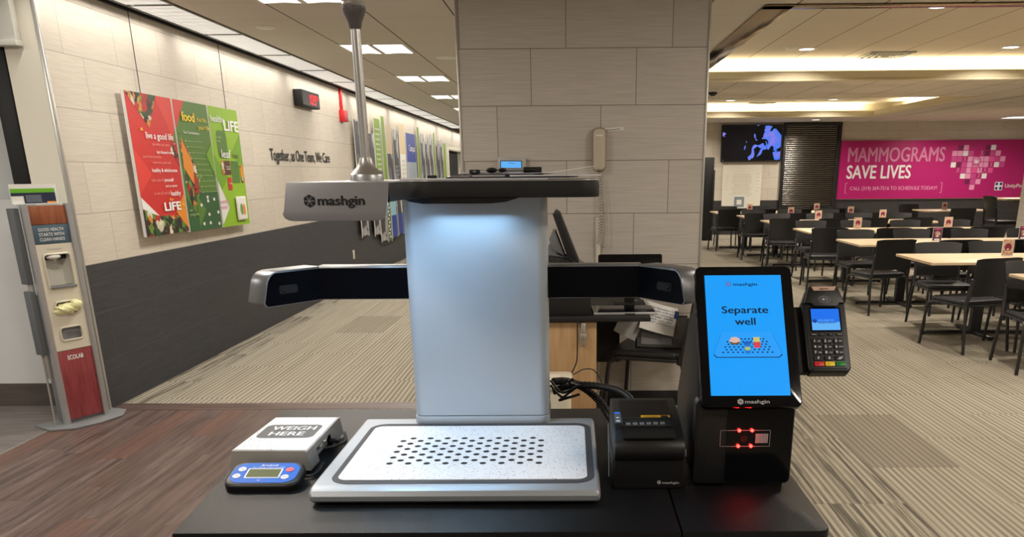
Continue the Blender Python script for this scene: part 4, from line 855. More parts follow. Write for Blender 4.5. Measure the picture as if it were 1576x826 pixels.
hexlogo(b, LM @ T(-.046, 0, 0), .0112); text(b, 'mashgin', .0165, LM @ T(-.032, .0012, .0), .084, .04, 'L'); obj('lettering', b, [m_ink, m_silver], fs, smooth=False)
b = NB(); tb_ = NB(); prism(tb_, [(-.34, .5425), (-.325, .536), (-.30, .532), (-.16, .532), (-.13, .535), (-.105, .5425)], 0, .10, Matrix(((1, 0, 0, 0), (0, 0, 1, 1.715), (0, 1, 0, 0), (0, 0, 0, 1)))); bmesh.ops.recalc_face_normals(tb_, faces=list(tb_.faces)); merge(b, tb_); obj('light_module', b, m_blkg, hd)
b = NB(); prism(b, rrect(-.30, -.13, 1.732, 1.792, .01), .5415, .5424); prism(b, rrect(-.47, -.35, 1.55, 1.69, .01), .5415, .5424); obj('led_panel', b, mat('led_panel_lens', (230, 240, 255), .4, emis=(190, 222, 255), es=6), hd)
area('tray_light', (-.215, 1.762, ZT + .5405), .17, .06, 3.0, COOL, (radians(-28), 0, 0), 160)
area('tray_light', (-.41, 1.62, ZT + .5405), .12, .14, 1.9, COOL, (radians(-8), radians(-14), 0), 160)

# pole on the head
t = thing('support_pole', 'thin steel pole with flared foot rising from the top of the checkout machine', 'pole', (-.42, 1.76, ZT + zp))
b = NB(); lathe(b, [(.034, 0), (.034, .010), (.033, .0125)], seg=32); obj('flange', b, m_silver, t)
b = NB(); lathe(b, [(.033, .0125), (.026, .020), (.018, .028), (.0135, .037), (.012, .045)], seg=32); obj('flared_foot', b, m_steel, t)
b = NB(); cyl(b, (0, 0, .04), (0, 0, .30), .0095, seg=24); obj('lower_tube', b, m_chrome, t)
b = NB(); lathe(b, [(.0105, .283), (.012, .287), (.0135, .295), (.020, .309), (.0225, .316), (.0225, .323)], seg=32); obj('coupling', b, mat('dark_grey_coupling', (92, 88, 90), .35), t)
b = NB(); lathe(b, [(.0215, .323), (.023, .326), (.0215, .330), (.023, .334), (.0215, .34), (.0215, .38), (.018, .39)], seg=32); obj('collar', b, m_steel, t)
b = NB(); cyl(b, (0, 0, .38), (0, 0, ZC - ZT - zp), .014, seg=20); obj('upper_tube', b, m_chrome, t)

# cards, pens and keys on top of the head
zz = ZT + zp + .0003
card_specs = [(-.20, 1.83, .30, .20, 2, (200, 200, 204), 'wide pale sheet at the bottom of the pile on the machine head'), (-.12, 1.85, .26, .18, -6, (40, 42, 60), 'dark printed sheet in the middle of the pile on the machine head'),
              (-.04, 1.84, .19, .14, 9, (222, 222, 224), 'white card right of the pen on the machine head'), (-.15, 1.84, .16, .12, -12, (70, 74, 96), 'dark blue grey leaflet under the pen on the machine head'), (-.13, 1.85, .20, .10, 5, (206, 206, 212), 'pale leaflet directly under the key fob on the machine head')]
for k, (x, y, w, d, r_, c, lab) in enumerate(card_specs):
    b = NB(); box(b, -w / 2, w / 2, -d / 2, d / 2, 0, .0028, bev=.0006); o = obj('laminated_sheet', b, mat('sheet_%d' % k, c, .4, noise=.1, nscale=60)); o.location = (x, y, zz + .0029 * k); o.rotation_euler = (0, 0, radians(r_)); tag(o, lab, 'paper')
t = thing('paper_bundle', 'fanned white papers rising at the right end of the machine head', 'paper', (.0, 1.86, zz + .0089), radians(4)); 
for k in range(4):
    b = NB(); tb_ = NB(); prism(tb_, [(-.06, 0), (.055, .004 + .0035 * k), (.055, .0046 + .0035 * k), (-.06, .0007)], -.05, .05, Matrix(((1, 0, 0, 0), (0, 0, 1, .01 * k), (0, 1, 0, .0006 * k), (0, 0, 0, 1)))); bmesh.ops.recalc_face_normals(tb_, faces=list(tb_.faces)); merge(b, tb_); obj('paper_sheet', b, m_paper, t)
def pen(lab, x, y, r, l, c1, c2, rad=.0045):
    t = thing('pen', lab, 'pen', (x, y, zz + .0148 + rad), radians(r)); b = NB(); cyl(b, (0, 0, 0), (l, 0, 0), rad, rad * .8, 12); obj('barrel', b, c1, t)
    b = NB(); cyl(b, (l * .55, 0, 0), (l * 1.0, 0, 0), rad * 1.35, rad * 1.3, 12); obj('grip', b, c2, t)
pen('silver pen with thick black grip on the papers', -.145, 1.80, 4, .085, m_silver, m_blkm, .0042)
t = thing('key_ring', 'black key fob with a metal clip on the papers', 'keys', (-.155, 1.795, zz + .0148)); b = NB(); sph(b, (-.01, 0, .004), .013, sz=.4); sph(b, (.012, .005, .004), .010, sz=.45); obj('fob', b, m_blkm, t)
b = NB(); tube(b, [(-.03 + .006 * cos(k), .006 * sin(k), .004) for k in range(7)], .001, 5); obj('ring', b, m_chrome, t)
t = thing('badge_reel', 'coil of thin wire with a small black clip at the left of the papers', 'badge', (-.245, 1.79, zz + .0032)); b = NB(); tube(b, [(.018 * cos(k * .6) + .001 * k, .012 * sin(k * .6), .003 + .0012 * sin(k)) for k in range(24)], .0011, 5); obj('wire_loop', b, m_steel, t)
b = NB(); box(b, -.055, -.035, -.004, .004, 0, .006, bev=.001); obj('clip', b, m_blkm, t)
t = thing('small_black_cap', 'small black cap beside the blue wall display', 'cap', (-.20, 1.79, zz + .0120)); b = NB(); box(b, -.011, .011, -.006, .006, 0, .008, bev=.002); obj('cap_body', b, m_blkm, t); b = NB(); box(b, -.003, .003, -.0075, -.006, .002, .006); obj('cap_slot', b, m_grayp, t)

# ------------------------------------------------------------------ kitchen scale and its display
t = thing('weighing_scale', 'steel weighing scale with white speckled WEIGH HERE top', 'scale', (0, 0, ZT))
P0 = [(-.706, 1.590), (-.547, 1.585), (-.547, 1.828), (-.697, 1.830)]
zs0, zs1 = .006, .0465
b = NB(); tb_ = bmesh.new(); sp = .006
lo = [tb_.verts.new((x + (sp if x > -.6 else -sp), y + (sp if y > 1.7 else -sp), zs0)) for x, y in P0]; hi = [tb_.verts.new((x, y, zs1)) for x, y in P0]
tb_.faces.new(hi); 
for k in range(4):
    if k != 1: tb_.faces.new((lo[k], lo[(k + 1) % 4], hi[(k + 1) % 4], hi[k]))
merge(b, tb_)
# right side skirt with a notch
def onside(y, z): f = (zs1 - z) / (zs1 - zs0); return (-.547 + sp * f + .0, y, z)
for y0, y1, za, zb in ((1.579, 1.640, zs0, zs1), (1.745, 1.834, zs0, zs1), (1.640, 1.745, .034, zs1)):
    tb_ = bmesh.new(); tb_.faces.new([tb_.verts.new(onside(y, z)) for y, z in ((y0, za), (y1, za), (y1, zb), (y0, zb))]); merge(b, tb_)
bmesh.ops.solidify(b, geom=list(b.faces), thickness=.0012); bmesh.ops.recalc_face_normals(b, faces=list(b.faces)); obj('platform', b, m_steel, t, ang=25)
b = NB(); ins = [(x * .97 - .0188, 1.708 + (y - 1.708) * .97) for x, y in P0]; prism(b, ins, zs1 + .0002, zs1 + .0016); pl = obj('platform_sticker', b, m_speck, t)
SM = frame((-.6265, 1.708, zs1 + .0016), (1, 0, 0), (0, 1, 0))
b = NB(); prism(b, rrect(-.062, .063, -.038, .058, .016), 0, .0004, SM); obj('dark_label', b, mat('label_charcoal', (70, 72, 76), .5), pl)
b = NB(); text(b, 'WEIGH', .028, SM @ T(.004, .032, .0003), .098, .04); text(b, 'HERE', .028, SM @ T(.0, -.008, .0003), .078, .04); obj('lettering', b, m_wink, pl, smooth=False)
b = NB()
for x in (-.68, -.57):
    for y in (1.61, 1.80): cyl(b, (x, y, 0), (x, y, .012), .011)
obj('feet', b, m_blkm, t)
b = NB(); box(b, -.69, -.565, 1.60, 1.82, .012, .026, bev=.003); obj('lower_frame', b, m_blkm, t)
b = NB(); box(b, -.560, -.550, 1.65, 1.735, .010, .020, bev=.002); sph(b, (-.553, 1.715, .026), .007); sph(b, (-.553, 1.725, .024), .005); cyl(b, (-.556, 1.69, .02), (-.552, 1.74, .026), .002); obj('load_bracket', b, m_chrome, t)
b = NB(); tube(b, spline([(-.555, 1.70, .012), (-.525, 1.72, .014), (-.52, 1.77, .008), (-.54, 1.84, .006)]), .0035); box(b, -.548, -.525, 1.735, 1.75, .014, .022, bev=.003); tube(b, spline([(-.60, 1.56, .006), (-.54, 1.548, .005), (-.525, 1.575, .005), (-.53, 1.63, .005)]), .003); obj('cable', b, m_cable, t)
t = thing('scale_display', 'black and blue scale readout in front of the weighing scale', 'display', (-.6115, 1.512, ZT), 0)
DM = frame((0, 0, .012), (1, 0, 0), (0, .93, .22)); 
b = NB(); prism(b, rrect(-.074, .074, -.038, .048, .024, 7), -.010, .012, DM, bev=.006, seg=3); prism(b, rrect(-.062, .062, -.02, .04, .02), -.012, .0, T(0, 0, .0125)); obj('housing', b, m_blk, t)
b = NB(); prism(b, rrect(-.066, .066, -.029, .041, .024, 7), .012, .0128, DM); obj('face_label', b, m_blue, t)
b = NB(); prism(b, rrect(-.037, .033, -.013, .021, .002), .0128, .0132, DM, mi=0); prism(b, rrect(-.034, .030, -.010, .018, .001), .0132, .0136, DM, mi=1); obj('lcd', b, [m_wink, m_pcb], t, smooth=False)
for x, y, m in ((-.049, .018, m_wink), (-.053, -.006, m_wink), (.047, .016, mat('button_red', (226, 60, 84), .4)), (.044, -.010, m_wink)):
    b = NB(); cyl(b, DM @ Vector((x, y, .012)), DM @ Vector((x, y, .0138)), .0078, seg=20); obj('button', b, m, t)
b = NB(); text(b, 'Brecknell', .0055, DM @ T(.002, .0325, .0128), .034, .03, shear=.2); text(b, 'Max: 10lb Min: 0.04lb e=d=0.002lb', .003, DM @ T(.002, .0255, .0128), .065, .01); text(b, '^o^', .004, DM @ T(-.005, -.021, .0128), .007, .01)
for x, y, s in ((-.049, .018, 'UNIT'), (-.053, -.006, 'TARE'), (.047, .016, 'ON'), (.044, -.010, 'ZERO')): text(b, s, .0025, DM @ T(x, y, .0139), .009, .01, mi=1)
obj('lettering', b, [m_wink, m_ink], t, smooth=False)

# ------------------------------------------------------------------ receipt printer
t = thing('receipt_printer', 'black receipt printer between the tray and the payment kiosk', 'printer', (0, 0, ZT))
pf = [(1.484, .002), (1.480, .060), (1.474, .066), (1.470, .080), (1.474, .094), (1.486, .104), (1.53, .115), (1.66, .136), (1.672, .132), (1.672, .002)]
b = NB(); tb_ = NB(); prism(tb_, pf, .082, .218, yzx, bev=.004); bmesh.ops.recalc_face_normals(tb_, faces=list(tb_.faces)); merge(b, tb_); box(b, .078, .222, 1.486, 1.668, 0, .062, bev=.004); obj('body', b, m_blk, t)
LP = frame((.15, 1.53, .1158), (1, 0, 0), (0, .987, .16))
b = NB(); prism(b, rrect(-.051, .051, -.052, .12, .004), -.004, -.0006, LP); obj('cover', b, m_blk, t)
b = NB(); ring_ = [(-.048, -.004), (.048, -.004), (.048, .030), (-.048, .030)]; tube(b, [LP @ Vector((x, y, .0005)) for x, y in ring_ + ring_[:1]], .0025, 6); prism(b, [(-.046, -.002), (.046, -.002), (.046, .028), (-.046, .028)], -.0004, .0002, LP, mi=1)
for k in range(6): prism(b, rrect(-.042 + .0135 * k, -.033 + .0135 * k, .0, .010, .001), .0002, .0015 + .0003 * k, LP, mi=2)
obj('paper_slot', b, [m_blkm, m_dark, m_grayp], t)
b = NB(); prism(b, rrect(-.010, .048, .032, .045, .001), .0, .0006, LP, mi=0); text(b, 'CAUTION HOT SURFACE', .0035, LP @ T(.008, .039, .0004), .028, .02, mi=1); prism(b, rrect(.030, .045, .034, .043, .0005), .0006, .0008, LP, mi=1); obj('caution_label', b, [mat('label_amber', (236, 178, 32), .5), m_ink], t, smooth=False)
b = NB(); prism(b, rrect(-.064, -.050, .010, .062, .001), .0, .0006, LP, mi=0); poly(b, rrect(-.0615, -.0525, .053, .059, .001), .001, LP, 1); poly(b, circ(-.057, .034, .003), .001, LP, 2); poly(b, circ(-.057, .019, .0045, .003), .001, LP, 2)
obj('status_label', b, [mat('status_grey', (84, 96, 106), .4), scr('led_blue', (20, 110, 255), 1.0), m_wink], t, smooth=False)
b = NB()
for k in range(5): prism(b, rrect(-.064 + .003 * k, -.0625 + .003 * k, -.012, .006, .0005), 0, .0006, LP)
obj('vent_slots', b, m_frame, t)
b = NB(); BM = frame((.190, 1.4815, .014), (1, 0, 0), (0, 0, 1)); hexlogo(b, BM @ T(-.0195, .0005, 0), .0042); text(b, 'mashgin', .0052, BM @ T(-.0135, 0, .0), .033, .02, 'L'); obj('lettering', b, [m_gray_ink, m_blkm], t, smooth=False)
b = NB(); tube(b, [(.0745, 1.56, .11), (.0735, 1.50, .07), (.074, 1.50, .02)], .0015, 6); box(b, .218, .2245, 1.50, 1.66, .06, .075, bev=.002); obj('side_latch', b, m_grayp, t)

# ------------------------------------------------------------------ payment kiosk
t = thing('payment_kiosk', 'black payment kiosk with a bright blue touch screen reading Separate well', 'kiosk', (0, 0, ZT))
TB = Vector((.340, 1.468, 1.050 - ZT)); up = Vector((0, .165, .242)).normalized()
TM = frame(TB, (1, 0, 0), up)                       # origin at the bottom centre of the tablet, z = out of the screen
TW, TH = .0945, .293
b = NB(); prism(b, rrect(-TW, TW, 0, TH, .012, 6), -.020, 0, TM, bev=.003); tab = obj('tablet', b, m_blkg, t)
sx0, sx1, sy0, sy1 = -TW + .0178, TW - .0215, .0225, TH - .0200
b = NB(); poly(b, [(sx0, sy0), (sx1, sy0), (sx1, sy1), (sx0, sy1)], .0004, TM); scn = obj('screen', b, m_screen, tab)
SC = TM @ T((sx0 + sx1) / 2, 0, .0006); sw, sh_ = sx1 - sx0, sy1 - sy0
b = NB(); yl = sy0 + sh_ * .922; hexlogo(b, SC @ T(-.029, yl, 0), .0062, 0, 1); text(b, 'mashgin', .0072, SC @ T(-.0195, yl, 0), .047, .02, 'L', mi=2)
text(b, 'Separate', .0155, SC @ T(0, sy0 + sh_ * .705, 0), .090, .022, mi=2); text(b, 'well', .0155, SC @ T(-.001, sy0 + sh_ * .607, 0), .040, .022, mi=2)
obj('lettering', b, [scr('logo_mix', (84, 110, 190)), m_screen3, scr('dark_text', (14, 26, 44), .6)], scn, smooth=False)
b = NB(); y0, y1 = sy0 + sh_ * .305, sy0 + sh_ * .515; ol = [(-.066, y0 + .006), (-.060, y0), (.060, y0), (.066, y0 + .006), (.050, y1 - .004), (.046, y1), (-.046, y1), (-.050, y1 - .004)]
poly(b, ol, .0001, SC, 0); poly(b, [(x * .985, y0 + .0008 + (y - y0) * .985 + .0008) for x, y in ol], .0002, SC, 1)
for r in range(6):
    for k in range(11 if r % 2 == 0 else 10):
        f = 1 - .05 * r; poly(b, circ((-.047 + .0094 * (k + (.5 if r % 2 else 0))) * f, y0 + .011 + .0055 * r, .0021, .0014, 10), .0003, SC, 0)
poly(b, circ(-.0235, y0 + .0345, .0105, .0075), .0005, SC, 2); poly(b, circ(-.0235, y0 + .031, .0098, .0042), .0006, SC, 3); poly(b, circ(-.0235, y0 + .0365, .0098, .0062), .0007, SC, 2)
poly(b, [(-.0065, y0 + .030), (.0065, y0 + .030), (.0045, y0 + .008), (-.0045, y0 + .008)], .0005, SC, 4); poly(b, circ(0, y0 + .030, .0078, .0035), .0006, SC, 5); poly(b, [(-.0055, y0 + .022), (.0055, y0 + .022), (.0048, y0 + .015), (-.0048, y0 + .015)], .0007, SC, 6)
for k in range(5): poly(b, [(.012 + .0026 * k, y0 + .030), (.014 + .0026 * k, y0 + .030), (.0145 + .0024 * k, y0 + .0425 - .001 * (k % 2)), (.0125 + .0024 * k, y0 + .0425 - .001 * (k % 2))], .0005, SC, 7)
poly(b, [(.0115, y0 + .032), (.0255, y0 + .032), (.0245, y0 + .020), (.013, y0 + .020)], .0006, SC, 8)
obj('tray_picture', b, [scr('outline', (10, 30, 70), .6), scr('tray', (36, 158, 250)), scr('bun', (226, 190, 180), .9), scr('burger', (120, 90, 50), .7), scr('cup', (30, 120, 210)), scr('cup_lid', (20, 96, 190)), scr('cup_band', (190, 210, 130), .8), scr('fries', (236, 214, 70), .9), scr('fries_box', (226, 70, 80), .9)], scn, smooth=False)
b = NB(); hexlogo(b, TM @ T(-.022, .0105, .0003), .0062); text(b, 'mashgin', .0075, TM @ T(-.0135, .0108, .0), .046, .02, 'L'); obj('lettering', b, [m_gray_ink, m_blkm], tab, smooth=False)
# base with scanner
b = NB(); tb_ = NB(); prism(tb_, rrect(.238, .428, .006, .178, .012, 5), 0, .03, Matrix(((1, 0, 0, 0), (0, 0, 1, 1.494), (0, 1, 0, 0), (0, 0, 0, 1))), bev=.002)
bmesh.ops.recalc_face_normals(tb_, faces=list(tb_.faces)); merge(b, tb_)
tb_ = NB(); prism(tb_, [(1.52, .006), (1.80, .006), (1.80, .12), (1.66, .315), (1.585, .32), (1.52, .19)], .243, .423, yzx, bev=.005); bmesh.ops.recalc_face_normals(tb_, faces=list(tb_.faces)); merge(b, tb_)
box(b, .30, .415, 1.50, 1.70, 0, .008); bs = obj('base', b, m_blk, t)
b = NB(); tb_ = NB(); prism(tb_, rrect(.300, .425, .010, .175, .008, 5), 0, .002, Matrix(((1, 0, 0, 0), (0, 0, 1, 1.4922), (0, 1, 0, 0), (0, 0, 0, 1)))); bmesh.ops.recalc_face_normals(tb_, faces=list(tb_.faces)); merge(b, tb_); gw = obj('scanner_window', b, m_blkg, t)
KM = frame((.337, 1.4918, .100), (1, 0, 0), (0, 0, 1))
b = NB()
def outline(bm, x0, x1, y0, y1, w, M, z=.0004, mi=0):
    for q in ((x0, x1, y0, y0 + w), (x0, x1, y1 - w, y1), (x0, x0 + w, y0, y1), (x1 - w, x1, y0, y1)): poly(bm, [(q[0], q[2]), (q[1], q[2]), (q[1], q[3]), (q[0], q[3])], z, M, mi)
outline(b, -.050, .046, -.016, .017, .0006, KM)
xx = .018
for k in range(16):
    w_ = (.0008, .0014, .0006, .0018)[k % 4] * .8; poly(b, [(xx, -.009), (xx + w_, -.009), (xx + w_, .010), (xx, .010)], .0005, KM); xx += w_ + .0006
obj('scan_icons', b, m_gray_ink, t, smooth=False)
b = NB(); prism(b, circ(-.0045, 0, .007), 0, .0008, KM); obj('scanner_lens', b, mat('dark_red_lens', (40, 4, 6), .1), t)
for x, z in ((-.014, .0165), (.0105, .0165), (-.0145, -.0150), (.0100, -.0150)):
    b = NB(); sph(b, (0, 0, 0), .0032, KM @ T(x, z, .001), seg=12); obj('red_led', b, m_led, t)
    pl_ = bpy.data.lights.new('scanner_red_light', 'POINT'); pl_.energy = .02; pl_.color = (1, .02, .02); pl_.shadow_soft_size = .003; lo_ = bpy.data.objects.new('scanner_red_light', pl_); COL.objects.link(lo_); lo_.location = (KM @ Vector((x, z, .006))) + Vector((0, 0, ZT))
# terminal bracket
b = NB(); prism(b, rrect(TW - .002, TW + .035, .075, .215, .004), -.035, -.022, TM, bev=.002); obj('terminal_bracket', b, m_blkm, t)

# ------------------------------------------------------------------ card terminal
t = thing('card_terminal', 'black card terminal with keypad mounted right of the payment kiosk', 'card reader', (0, 0, 0))
CM = frame((.4945, 1.516, 1.105), (1, 0, 0), (.004, .10, .145)); W2, HH = .0425, .181
b = NB(); prism(b, [(-.041, .008), (-.036, 0), (.036, 0), (.0415, .008), (.0425, .145), (.040, .148), (.030, HH - .004), (.026, HH), (-.024, HH), (-.029, HH - .004), (-.040, .148), (-.0425, .145)], -.028, 0, CM, bev=.004, seg=3); obj('body', b, m_blk, t)
b = NB(); prism(b, [(-.039, .142), (-.028, .176), (-.025, .178), (.027, .178), (.030, .176), (.040, .142), (.030, .142), (.024, .135), (-.020, .135), (-.026, .142)], 0, .006, CM, bev=.002); obj('reader_hood', b, m_blk, t)
b = NB(); prism(b, [(-.022, .1765), (.026, .1765), (.022, .168), (-.018, .168)], .006, .0066, CM, mi=0); text(b, 'ingenico', .004, CM @ T(.002, .1722, .0066), .018, .02, mi=1); obj('maker_badge', b, [mat('copper_badge', (206, 170, 152), .4), m_ink], t, smooth=False)
b = NB(); outl = [(.011 * cos(radians(q)) + .001, .0068 * sin(radians(q)) + .149, .0066) for q in range(0, 361, 20)]; tube(b, [CM @ Vector(p) for p in outl], .0004, 5)
poly(b, [(-.006, .149), (.001, .1525), (.001, .1455)], .0068, CM)
for k in range(3): tube(b, [CM @ Vector((.002 + .002 * k + .0015 * cos(radians(q)), .149 + .0035 * sin(radians(q)), .0068)) for q in range(-60, 61, 30)], .0004, 5)
obj('contactless_mark', b, m_gray_ink, t)
b = NB(); prism(b, rrect(-.029, .031, .083, .134, .003), 0, .0012, CM); obj('screen_bezel', b, m_blkg, t)
b = NB(); poly(b, [(-.0265, .086), (.028, .086), (.028, .131), (-.0265, .131)], .0016, CM, 0); poly(b, [(-.0265, .086), (.028, .086), (.028, .103), (-.0265, .103)], .0018, CM, 1); poly(b, circ(-.0205, .105, .0042), .0021, CM, 2)
text(b, 'SECURED BY', .0036, CM @ T(-.0145, .1065, .0018), .032, .03, 'L', mi=1); text(b, 'FREEDOMPAY', .0038, CM @ T(-.0145, .1015, .0018), .036, .03, 'L', mi=2); obj('screen', b, [m_screen2, m_screen3, scr('navy', (12, 70, 160), .8)], t, smooth=False)
b = NB()
for x in (-.0245, -.0085, .0085, .0250): prism(b, rrect(x - .0065, x + .0065, .0745, .0795, .0015), 0, .0018, CM, bev=.0005, mi=0)
for x, w_ in ((-.0245, .0045), (.0250, .0045), (-.0085, .001), (.0085, .001)): poly(b, rrect(x - w_, x + w_, .0765, .0775, .0003), .0021, CM, 1)
obj('function_keys', b, [m_blkm, m_gray_ink], t)
rows = [('1', 'QZ', '2', 'ABC', '3', 'DEF'), ('4', 'GHI', '5', 'JKL', '6', 'MNO'), ('7', 'PRS', '8', 'TUV', '9', 'WXY'), ('F', '', '0', '', '.,#*', '')]
for r, row in enumerate(rows):
    for c in range(3):
        x = -.020 + .0205 * c; y = .0635 - .0118 * r; b = NB(); prism(b, rrect(x - .0092, x + .0092, y - .0048, y + .0048, .0015), 0, .0022, CM, bev=.0006, mi=0)
        text(b, row[2 * c], .0056, CM @ T(x - (.0048 if row[2 * c + 1] else 0), y, .0022), None, .03, mi=1)
        if row[2 * c + 1]: text(b, row[2 * c + 1], .0024, CM @ T(x + .004, y - .0005, .0022), None, .02, mi=1)
        obj('key', b, [m_blkm, m_wink], t)
for c, (m, s) in enumerate(((mat('key_red', (226, 34, 38), .4), 'X'), (mat('key_yellow', (240, 208, 30), .4), '<'), (mat('key_green', (14, 132, 60), .4), 'O'))):
    x = -.0195 + .0205 * c; b = NB(); prism(b, rrect(x - .0092, x + .0092, .0115, .0205, .0015), 0, .0026, CM, bev=.0006, mi=0); text(b, s, .0042, CM @ T(x - .003, .016, .0026), None, .02, mi=1); obj('key', b, [m, m_ink], t, label='%s key' % ('red', 'yellow', 'green')[c])
b = NB(); prism(b, rrect(-.033, .033, .001, .008, .003), .0, .0025, CM, bev=.001); obj('card_slot_lip', b, m_blkm, t)

# ------------------------------------------------------------------ cables behind the machine
t = thing('corrugated_hose', 'thick black cable hoses curving behind the receipt printer', 'cable', (0, 0, 0))
b = NB(); pts = spline([(-.045, 1.93, .985), (-.01, 1.95, .980), (.03, 1.96, .962), (.07, 1.95, .930), (.092, 1.92, .902), (.11, 1.87, .892)], 14); tube(b, pts, .010, 10, rads=[.0105 if k % 2 else .009 for k in range(len(pts))]); obj('hose', b, m_cable, t)
b = NB(); pts = spline([(-.045, 1.93, .96), (.0, 1.93, .975), (.07, 1.92, .975), (.13, 1.88, .965), (.16, 1.82, .93), (.165, 1.76, .897)], 14); tube(b, pts, .009, 10, rads=[.0095 if k % 2 else .008 for k in range(len(pts))]); obj('hose', b, m_cable, t)
b = NB()
for dz in (0, .012): tube(b, spline([(-.05, 1.92, .99 - dz), (-.02, 1.90, .965 - dz), (.02, 1.90, .985 - dz * 2), (-.03, 1.90, .945)]), .003, 6)
tube(b, spline([(.005, 1.90, 1.0), (-.005, 1.90, .99), (.015, 1.91, .98)]), .0035, 6); obj('thin_cables', b, m_cable, t)

# ------------------------------------------------------------------ dining room: back wall
t = thing('wall_television', 'black wall television showing blue shapes on the dining back wall', 'television', (4.30, YB, 2.09)); M = frame((0, 0, 0), (1, 0, 0), (0, 0, 1))
b = NB(); box(b, -.72, .70, -.40, .42, .02, .09, M, bev=.01); obj('housing', b, m_blkm, t); b = NB(); poly(b, rrect(-.70, .68, -.37, .41, .01), .0905, M); obj('screen', b, m_tv, t); b = NB(); box(b, -.2, .2, -.1, .1, 0, .03, M); obj('bracket', b, m_frame, t)
t = thing('flip_chart_sheet', 'large off white sheet with faint notes hanging below the television', 'poster', (4.12, YB - .012, 1.12)); b = NB(); box(b, -.46, .47, -.50, .50, .0, .02, M); obj('sheet', b, mat('aged_paper', (226, 222, 208), .7, noise=.05, nscale=4), t)
b = NB(); random.seed(3)
for k in range(12): text(b, 'menu notes and daily list' if k % 2 else 'kitchen hours and specials', .022, M @ T(.0, .28 - .045 * k, .021), random.uniform(.35, .55), 0)
for k in range(6): text(b, 'item', .02, M @ T(-.37, .25 - .06 * k, .021), .1, 0); text(b, 'price', .02, M @ T(.38, .3 - .08 * k, .021), .08, 0)
obj('lettering', b, mat('faint_pencil', (164, 158, 146), .7), t, smooth=False)
t = thing('small_notice', 'small white notice with a grey square taped low on the large sheet', 'sign', (4.08, YB - .03, .76)); b = NB(); box(b, -.16, .16, -.14, .16, 0, .01, M); poly(b, rrect(-.12, .12, -.11, .13, .005), .011, M, 1); poly(b, rrect(-.06, .06, -.05, .06, .005), .012, M, 0); obj('sheet', b, [m_paper, mat('notice_grey', (130, 142, 146), .6)], t, smooth=False)
# roll-down steel shutter
t = thing('rolling_shutter', 'closed steel rolling shutter on the dining back wall', 'shutter', (5.715, YB, 0))
prof2 = []
b = NB(); tb = bmesh.new(); n_ = 52; z0s, z1s = .0, 2.50; dz = (z1s - z0s) / n_; pr = []
for k in range(n_):
    for q, d in ((0, -.012), (.25, -.034), (.55, -.040), (.85, -.030), (.97, -.012)): pr.append((z0s + dz * (k + q), d))
A_ = [tb.verts.new((-.62, d, z)) for z, d in pr]; B_ = [tb.verts.new((.62, d, z)) for z, d in pr]
for k in range(len(pr) - 1): tb.faces.new((A_[k], B_[k], B_[k + 1], A_[k + 1]))
merge(b, tb); obj('curtain', b, mat('dull_shutter_steel', (124, 120, 116), .24, 1., noise=.15, nscale=2), t, ang=60)
b = NB(); box(b, -.68, -.61, -.09, 0, 0, 2.53, bev=.006); box(b, .61, .68, -.09, 0, 0, 2.53, bev=.006); box(b, -.68, .68, -.10, 0, 2.49, 2.55, bev=.006); obj('guide_frame', b, m_frame, t)
# pink banner
m_mg = mat('magenta_banner', (176, 18, 106), .45); PK1 = mat('banner_pale_pink', (226, 150, 190), .5); PK2 = mat('banner_mid_pink', (198, 70, 142), .5); PK3 = mat('banner_deep_purple', (112, 20, 76), .5); PK4 = mat('banner_hot_pink', (224, 80, 150), .5); BW_ = mat('banner_white', (230, 226, 228), .5); NV_ = mat('banner_navy', (28, 48, 110), .5); PK5 = mat('banner_rose_lettering', (206, 130, 168), .5)
t = thing('pink_banner', 'long magenta wall banner reading Mammograms Save Lives', 'banner', (6.41, YB - .02, .82), 0); b = NB(); BMx = frame((0, 0, 0), (1, 0, 0), (0, 0, 1)); box(b, 0, 4.45, 0, 1.32, 0, .03, BMx); obj('banner_sheet', b, m_mg, t)
BT = lambda x, z: BMx @ T(x - 6.41, z - .82, .0305)
b = NB(); text(b, 'MAMMOGRAMS', .335, BT(7.75, 1.835), 2.30, .028); obj('lettering', b, PK5, t, smooth=False)
b = NB(); text(b, 'SAVE LIVES', .31, BT(7.37, 1.445), 1.53, .03); text(b, 'UnityPoint Health', .085, BT(10.42, 1.10), .90, .02, 'L')
obj('lettering', b, BW_, t, smooth=False)
b = NB(); text(b, 'CALL (319) 369-7216 TO SCHEDULE TODAY!', .085, BT(7.76, 1.065), 2.08, .02)
for s_, x in ((1, 6.60), (-1, 8.92)):
    for q in ((0, .012, -.12, .12), (0, .05, .108, .12), (0, .05, -.12, -.108)): poly(b, [(s_ * q[0], q[2]), (s_ * q[1], q[2]), (s_ * q[1], q[3]), (s_ * q[0], q[3])], .001, BT(x, 1.065))
obj('lettering', b, PK1, t, smooth=False)
heart = ['.dp...dw.', 'ppwm.rdmp', 'mmrpHHpkmp', 'wdmphhprwm', '.rmpkprk..', '..wpmrw...', '...dmp....', '....p.....']
hm = {'d': 3, 'p': 1, 'w': 5, 'm': 2, 'k': 4, 'r': 2, 'H': 1, 'h': 1}
b = NB(); cell = .128; HXM = lambda c, r: BT(9.12 + cell * 1.0 * c, 1.965 - cell * 1.0 * r)
